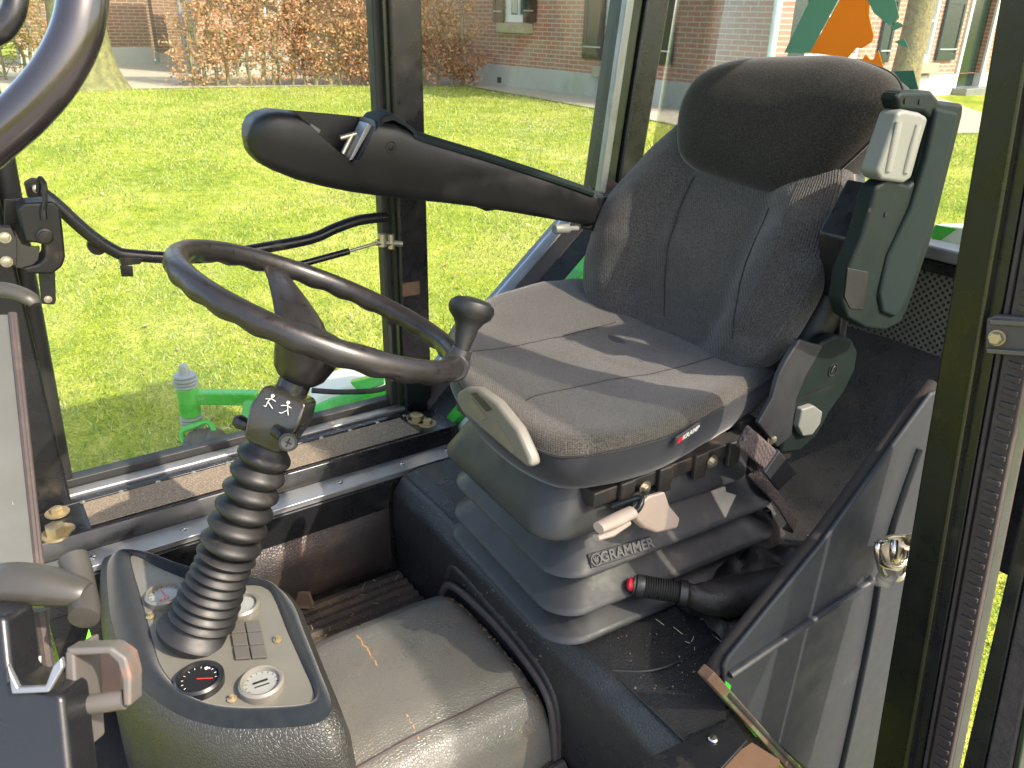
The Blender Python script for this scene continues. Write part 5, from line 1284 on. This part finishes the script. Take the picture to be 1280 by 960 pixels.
# ---------------- window latch at left
lt = root('window_latch', 'black plastic window latch with grey catch at the left edge of the side window', 'latch', atY(50, 340, 1.3))
def T(x, y, d=0): return atY(x, y, 1.28+d)
mb = MB(); mb.prism([T(x, y) for x, y in ((22, 262), (30, 254), (68, 252), (76, 262), (80, 300), (82, 322), (78, 334), (66, 343), (34, 343), (27, 335), (48, 330), (56, 322), (56, 307), (46, 304), (32, 303), (26, 280))], (0, .045, 0)); lb_ = mb.build('latch_body', plastic, lt, bevel=.004, seg=3)
mb = MB(); mb.lathe([(.011, 0), (.011, .003), (.008, .004), (.008, .007), (.001, .008)], T(56, 295, -.001), (0, -1, 0), 22); mb.build('latch_button', plastic, lb_)
mb = MB(); mb.tube(catmull([T(54, 262, -.003), T(56, 250, -.003), T(55, 232, .0), T(50, 223, .012), T(48, 240, .02)], 5), .0035, 8); mb.tube([T(54, 262, -.003), T(55, 274, -.004)], .0042, 8); mb.build('latch_loop', rubber, lt)
mb = MB(); mb.prism([T(x, y, .02) for x, y in ((48, 340), (69, 340), (70, 376), (68, 381), (52, 380))], (0, .004, 0)); mb.build('latch_tail', black, lt, bevel=.001)
mb = MB(); bolt(mb, T(60, 374, .019), (0, -1, 0), .0045, .003, 1.2); mb.build('tail_bolt', steel, lt)
mb = MB(); mb.prism([T(x, y, .004) for x, y in ((18, 288), (28, 306), (38, 309), (50, 309), (48, 325), (36, 336), (20, 335))], (0, .008, 0)); mb.prism([T(x, y, .0) for x, y in ((-14, 284), (14, 285), (21, 300), (21, 332), (-14, 332))], (0, .02, 0)); mb.build('latch_catch', greyolive, lt, bevel=.001)
mb = MB(); bolt(mb, T(6, 297, -.001), (0, -1, 0), .006, .004, 1.3); bolt(mb, T(8, 327, -.001), (0, -1, 0), .006, .004, 1.3); mb.build('catch_bolt', steel, lt)

# ================================================================== front left: instrument ledge, levers, door hardware
fl = root('front_ledge', 'pale grey front ledge with white stickers at the left edge', 'ledge', atD(10, 560, .62))
def FL(x, y, d=.62): return atD(x, y, d)
mb = MB(); mb.prism([FL(-60, 392, .95), FL(14, 392, .95), FL(47, 712, .80), FL(-60, 760, .70)], (.0, .012, -.012)); mb.build('ledge_top', mat('ledge_grey', (.085, .09, .087), .45, var=.06), fl, bevel=.003)
mb = MB(); mb.tube([FL(14, 392, .95), FL(47, 712, .80)], .0035, 8); mb.tube([FL(18, 392, .952), FL(52, 712, .802)], .003, 8); mb.build('ledge_edge', seal_m, fl)
def fls(x, y):   # a point on the ledge surface
    p0 = FL(-60, 392, .95); n_ = (FL(14, 392, .95)-p0).cross(FL(47, 712, .80)-p0).normalized(); return atP(x, y, p0, n_)+V(0, -.0035, .003)
mb = MB(); mb.mark().prism([fls(x, y) for x, y in ((-30, 575), (8, 585), (17, 632), (-30, 638))], (0, .001, -.001)); mb.mark().prism([fls(x, y) for x, y in ((-30, 640), (13, 637), (15, 674), (-30, 680))], (0, .001, -.001)); mb.build('white_sticker', white, fl, smooth=False)
def lever(name, label, pts, rs, flat=.7, m=greyolive):
    t = root(name, label, 'lever', pts[0]); mb = MB(); mb.tube(catmull(pts, 6), [x for x in np.interp(np.linspace(0, 1, 6*(len(pts)-1)+1), np.linspace(0, 1, len(rs)), rs)], 18, flat=flat); mb.build('lever_arm', m, t); return t
lever('lever', 'grey curved lever end just below the window latch', [FL(-30, 362, .75), FL(0, 362, .75), FL(22, 366, .75), FL(38, 374, .75), (FL(44, 381, .75))], [.010, .010, .009, .0085, .005])
t = lever('lever', 'pale olive T shaped lever handle above the door bracket', [FL(-40, 738, .50), FL(10, 730, .50), FL(55, 732, .50), FL(90, 738, .50), FL(108, 742, .50)], [.0155, .0155, .014, .011, .008], .8)
mb = MB(); mb.tube(catmull([FL(90, 694, .52), FL(96, 712, .515), FL(102, 742, .505), FL(106, 764, .495), FL(104, 774, .49)], 4), [.004]+[.009]*15+[.004], 14); mb.build('lever_end', greyolive, t)
# U shaped bracket, near door frame
ub = root('door_bracket', 'cream steel U shaped catch bracket with rust stain at the lower left', 'bracket', FL(110, 900, .48))
rp_ = mat('cream_rusty', (.09, .083, .077), .4, dirt=.3, dirtcol=(.35, .12, .05), dscale=35, var=.1)
def U_(x, y, d=.47): return atD(x, y, d)
mb = MB(); mb.prism([U_(80, 815), U_(92, 810), U_(96, 880), U_(100, 945), U_(92, 948), U_(80, 880)], fw*.03); mb.prism([U_(80, 811), U_(138, 809), U_(157, 822), U_(163, 846), U_(163, 884), U_(153, 884), U_(151, 850), U_(145, 829), U_(134, 819), U_(86, 821)], fw*.016)
mb.build('bracket_frame', rp_, ub, bevel=.0035, seg=4)
mb = MB(); mb.tube([U_(92, 884, .475), U_(156, 874, .475)], .0058, 14); mb.build('bracket_pin', rp_, ub)
mb = MB(); mb.prism([U_(88, 818, .499), U_(146, 818, .499), U_(154, 870, .499), U_(92, 880, .499)], fw*.004); mb.build('bracket_back', mat('brown_stain', (.18, .13, .11), .4), ub)
dj = root('near_door_jamb', 'black glossy front door jamb with grey plates in the lower left corner', 'door jamb', FL(30, 900, .45))
def J(x, y, d=.45): return atD(x, y, d)
mb = MB(); mb.prism([J(-80, 760, .46), J(6, 770, .46), J(14, 850, .452), J(78, 870, .45), J(92, 1010, .44), J(-80, 1010, .44)], fw*.03); mb.build('jamb_frame', black, dj, bevel=.004)
mb = MB(); mb.prism([J(8, 830, .447), J(14, 868, .445), J(60, 866, .445), J(78, 835, .446), (J(76, 822, .447)), J(66, 832, .447), J(56, 858, .446), J(22, 860, .446)], fw*.004); mb.build('jamb_plate', alu, dj, bevel=.001)
mb = MB(); mb.prism([J(-40, 765, .53), J(52, 765, .53), J(46, 860, .52), J(-40, 860, .52)], fw*.01); mb.build('jamb_inner', mat('jamb_grey', (.06, .06, .06), .5, var=.4, vscale=60), dj)
mb = MB(); mb.tube([J(50, 765, .528), J(64, 860, .522)], .004, 8); mb.build('jamb_seal', seal_m, dj)
mb = MB(); mb.prism([J(5, 825, .50), J(48, 822, .50), J(47, 862, .49), J(14, 866, .49)], fw*.003); mb.build('jamb_label', ofwhite, dj)
hv = root('hazard_plate', 'bright green leaf shaped reflector strip beside the console', 'reflector', atZ(112, 805, .62))
mb = MB(); mb.prism([atZ(x, y, .64) for x, y in ((105, 808), (111, 786), (116, 800), (115, 808))], (0, .0, -.004)); mb.build('reflector_face', mat('lime_film', (.15, .75, .04), .4), hv)
# curved grab tube top-left (close to the lens)
gt = root('grab_handle', 'thick curved black grab tube close to the lens at top left', 'grab handle', atD(0, 190, .42))
mb = MB(); mb.tube(catmull([atD(-60, 215, .42), atD(-10, 175, .42), atD(35, 135, .42), atD(72, 90, .42), atD(96, 40, .42), atD(104, -10, .42), atD(104, -80, .42)], 8), .0125, 28); mb.build('grab_tube', mat('gloss_tube', (.018, .014, .015), .22, spec=.7, coat=.5, var=.3), gt)
gt2 = root('grab_handle', 'second thinner black tube cut off in the top left corner', 'grab handle', atD(0, 40, .6))
mb = MB(); mb.tube(catmull([atD(-40, 50, .6), atD(-5, 42, .6), atD(12, 25, .6), atD(20, 0, .6), atD(20, -50, .6)], 6), .0085, 18); mb.build('grab_tube', black, gt2)

# ================================================================== rear: torn film on the rear window and green fender outside
tf = root('torn_window_film', 'torn orange and green warning film stuck on the rear window behind the headrest', 'sticker', atX(1050, 60, 1.35))
def RW(x, y, d=0): return atP(x, y, V(1.350-d, .5, 1.12), V(1, 0, -.103))
def film(name, pts, m, d=.0):
    mb = MB(); mb.prism([RW(x, y, d) for x, y in pts], (.0012, 0, 0)); mb.build(name, m, tf, smooth=False)
film('orange_triangle', [(1012, 66), (1052, -4), (1070, -40), (1090, -40), (1086, 20), (1092, 45), (1090, 52), (1078, 60), (1070, 60), (1060, 72)], orange_m)
film('orange_triangle', [(1058, 72), (1078, 74), (1082, 68), (1088, 75), (1092, 74), (1098, 63), (1104, 84), (1112, 200), (1116, 130), (1125, 135), (1105, 190), (1100, 175), (1090, 100)], orange_m)
film('orange_triangle', [(1096, 150), (1122, 134), (1116, 165), (1108, 190), (1102, 160)], orange_m)
film('green_border', [(980, 66), (1022, -20), (1058, -20), (1012, 66)], greenfilm, .0003)
film('green_border', [(1082, -5), (1118, -5), (1124, 22), (1112, 32), (1092, 16)], greenfilm, .0003)
film('green_border', [(1112, 34), (1122, 27), (1130, 32), (1118, 38)], greenfilm, .0003)
film('green_border', [(1118, 52), (1130, 48), (1136, 60), (1124, 56)], greenfilm, .0003)
film('green_border', [(1118, 89), (1142, 88), (1148, 112), (1128, 112)], mat('dark_green_film', (.03, .16, .09), .45), .0003)
fe = root('rear_fender', 'green and white body panel outside the rear window beside the grille', 'fender', atX(1190, 300, 1.5))
mb = MB(); mb.prism([atX(x, y, 1.40) for x, y in ((1150, 300), (1168, 280), (1215, 285), (1215, 318), (1160, 312))], (.30, 0, -.03)); mb.build('fender_top', ofwhite, fe, bevel=.004)
mb = MB(); mb.prism([atX(x, y, 1.397) for x, y in ((1160, 298), (1170, 281), (1196, 286), (1176, 300))], (.002, 0, 0)); mb.build('fender_stripe', green_p, fe)

# ================================================================== loose soil and straw lying in the cab
gb = [bv(bpy.data.objects[n]) for n in ('platform_cover', 'hump_cover')]
mb = MB(); st_ = MB()
def drop(x, y, zmin):
    z = zmin
    for b_ in gb:
        h_ = b_.ray_cast(V(x, y, .80), V(0, 0, -1))[0]
        if h_: z = max(z, h_.z)
    return z
for k in range(1500):
    q = random.random()
    if q < .35: x, y = random.uniform(.2, .56), random.uniform(1.0, 1.19); zz = .442
    elif q < .60: x, y = random.gauss(.90, .12), abs(random.gauss(0, .05))+.51; zz = .655
    elif q < .75: x, y = random.gauss(.556, .006), random.uniform(.70, .98); zz = .50
    elif q < .88: x, y = random.uniform(.6, 1.0), random.uniform(.50, .64); zz = .655
    else: x, y = random.uniform(.26, .54), random.uniform(.70, .96); zz = .5
    if not .17 < x < 1.08: continue
    z = drop(x, y, zz); s_ = random.uniform(.0006, .0020)*(1.3 if q < .75 else .7)
    c = V(x, y, z+s_*.3); d1 = V(random.gauss(0, 1), random.gauss(0, 1), random.gauss(0, 1)).normalized()*s_; d2 = d1.cross(V(random.gauss(0, 1), random.gauss(0, 1), 1)).normalized()*s_*random.uniform(.5, 1); d3 = d1.cross(d2).normalized()*s_*.7
    mb.add([c+d1, c-d1, c+d2, c-d2, c+d3, c-d3], [(0, 2, 4), (2, 1, 4), (1, 3, 4), (3, 0, 4), (2, 0, 5), (1, 2, 5), (3, 1, 5), (0, 3, 5)])
for k in range(46):
    x, y = (random.uniform(.22, .55), random.uniform(1.0, 1.19)) if k % 2 else (random.uniform(.68, 1.02), random.uniform(.50, .62))
    z = drop(x, y, .444 if k % 2 else .655)+.0015; a_ = random.uniform(0, 6.28); l_ = random.uniform(.006, .018)
    st_.tube([V(x, y, z), V(x+math.cos(a_)*l_, y+math.sin(a_)*l_, z+random.uniform(-.0005, .003))], .0005, 4)
o = mb.build('soil_crumbs', mat('dry_soil', (.17, .115, .07), .95, var=.5, vscale=200), smooth=False, kind='stuff'); tag(o, 'crumbs of dry soil scattered on the mat and vinyl covers', 'soil')
o = st_.build('straw', mat('dry_straw', (.42, .34, .20), .8), kind='stuff'); tag(o, 'bits of dry grass lying on the cab floor', 'straw')
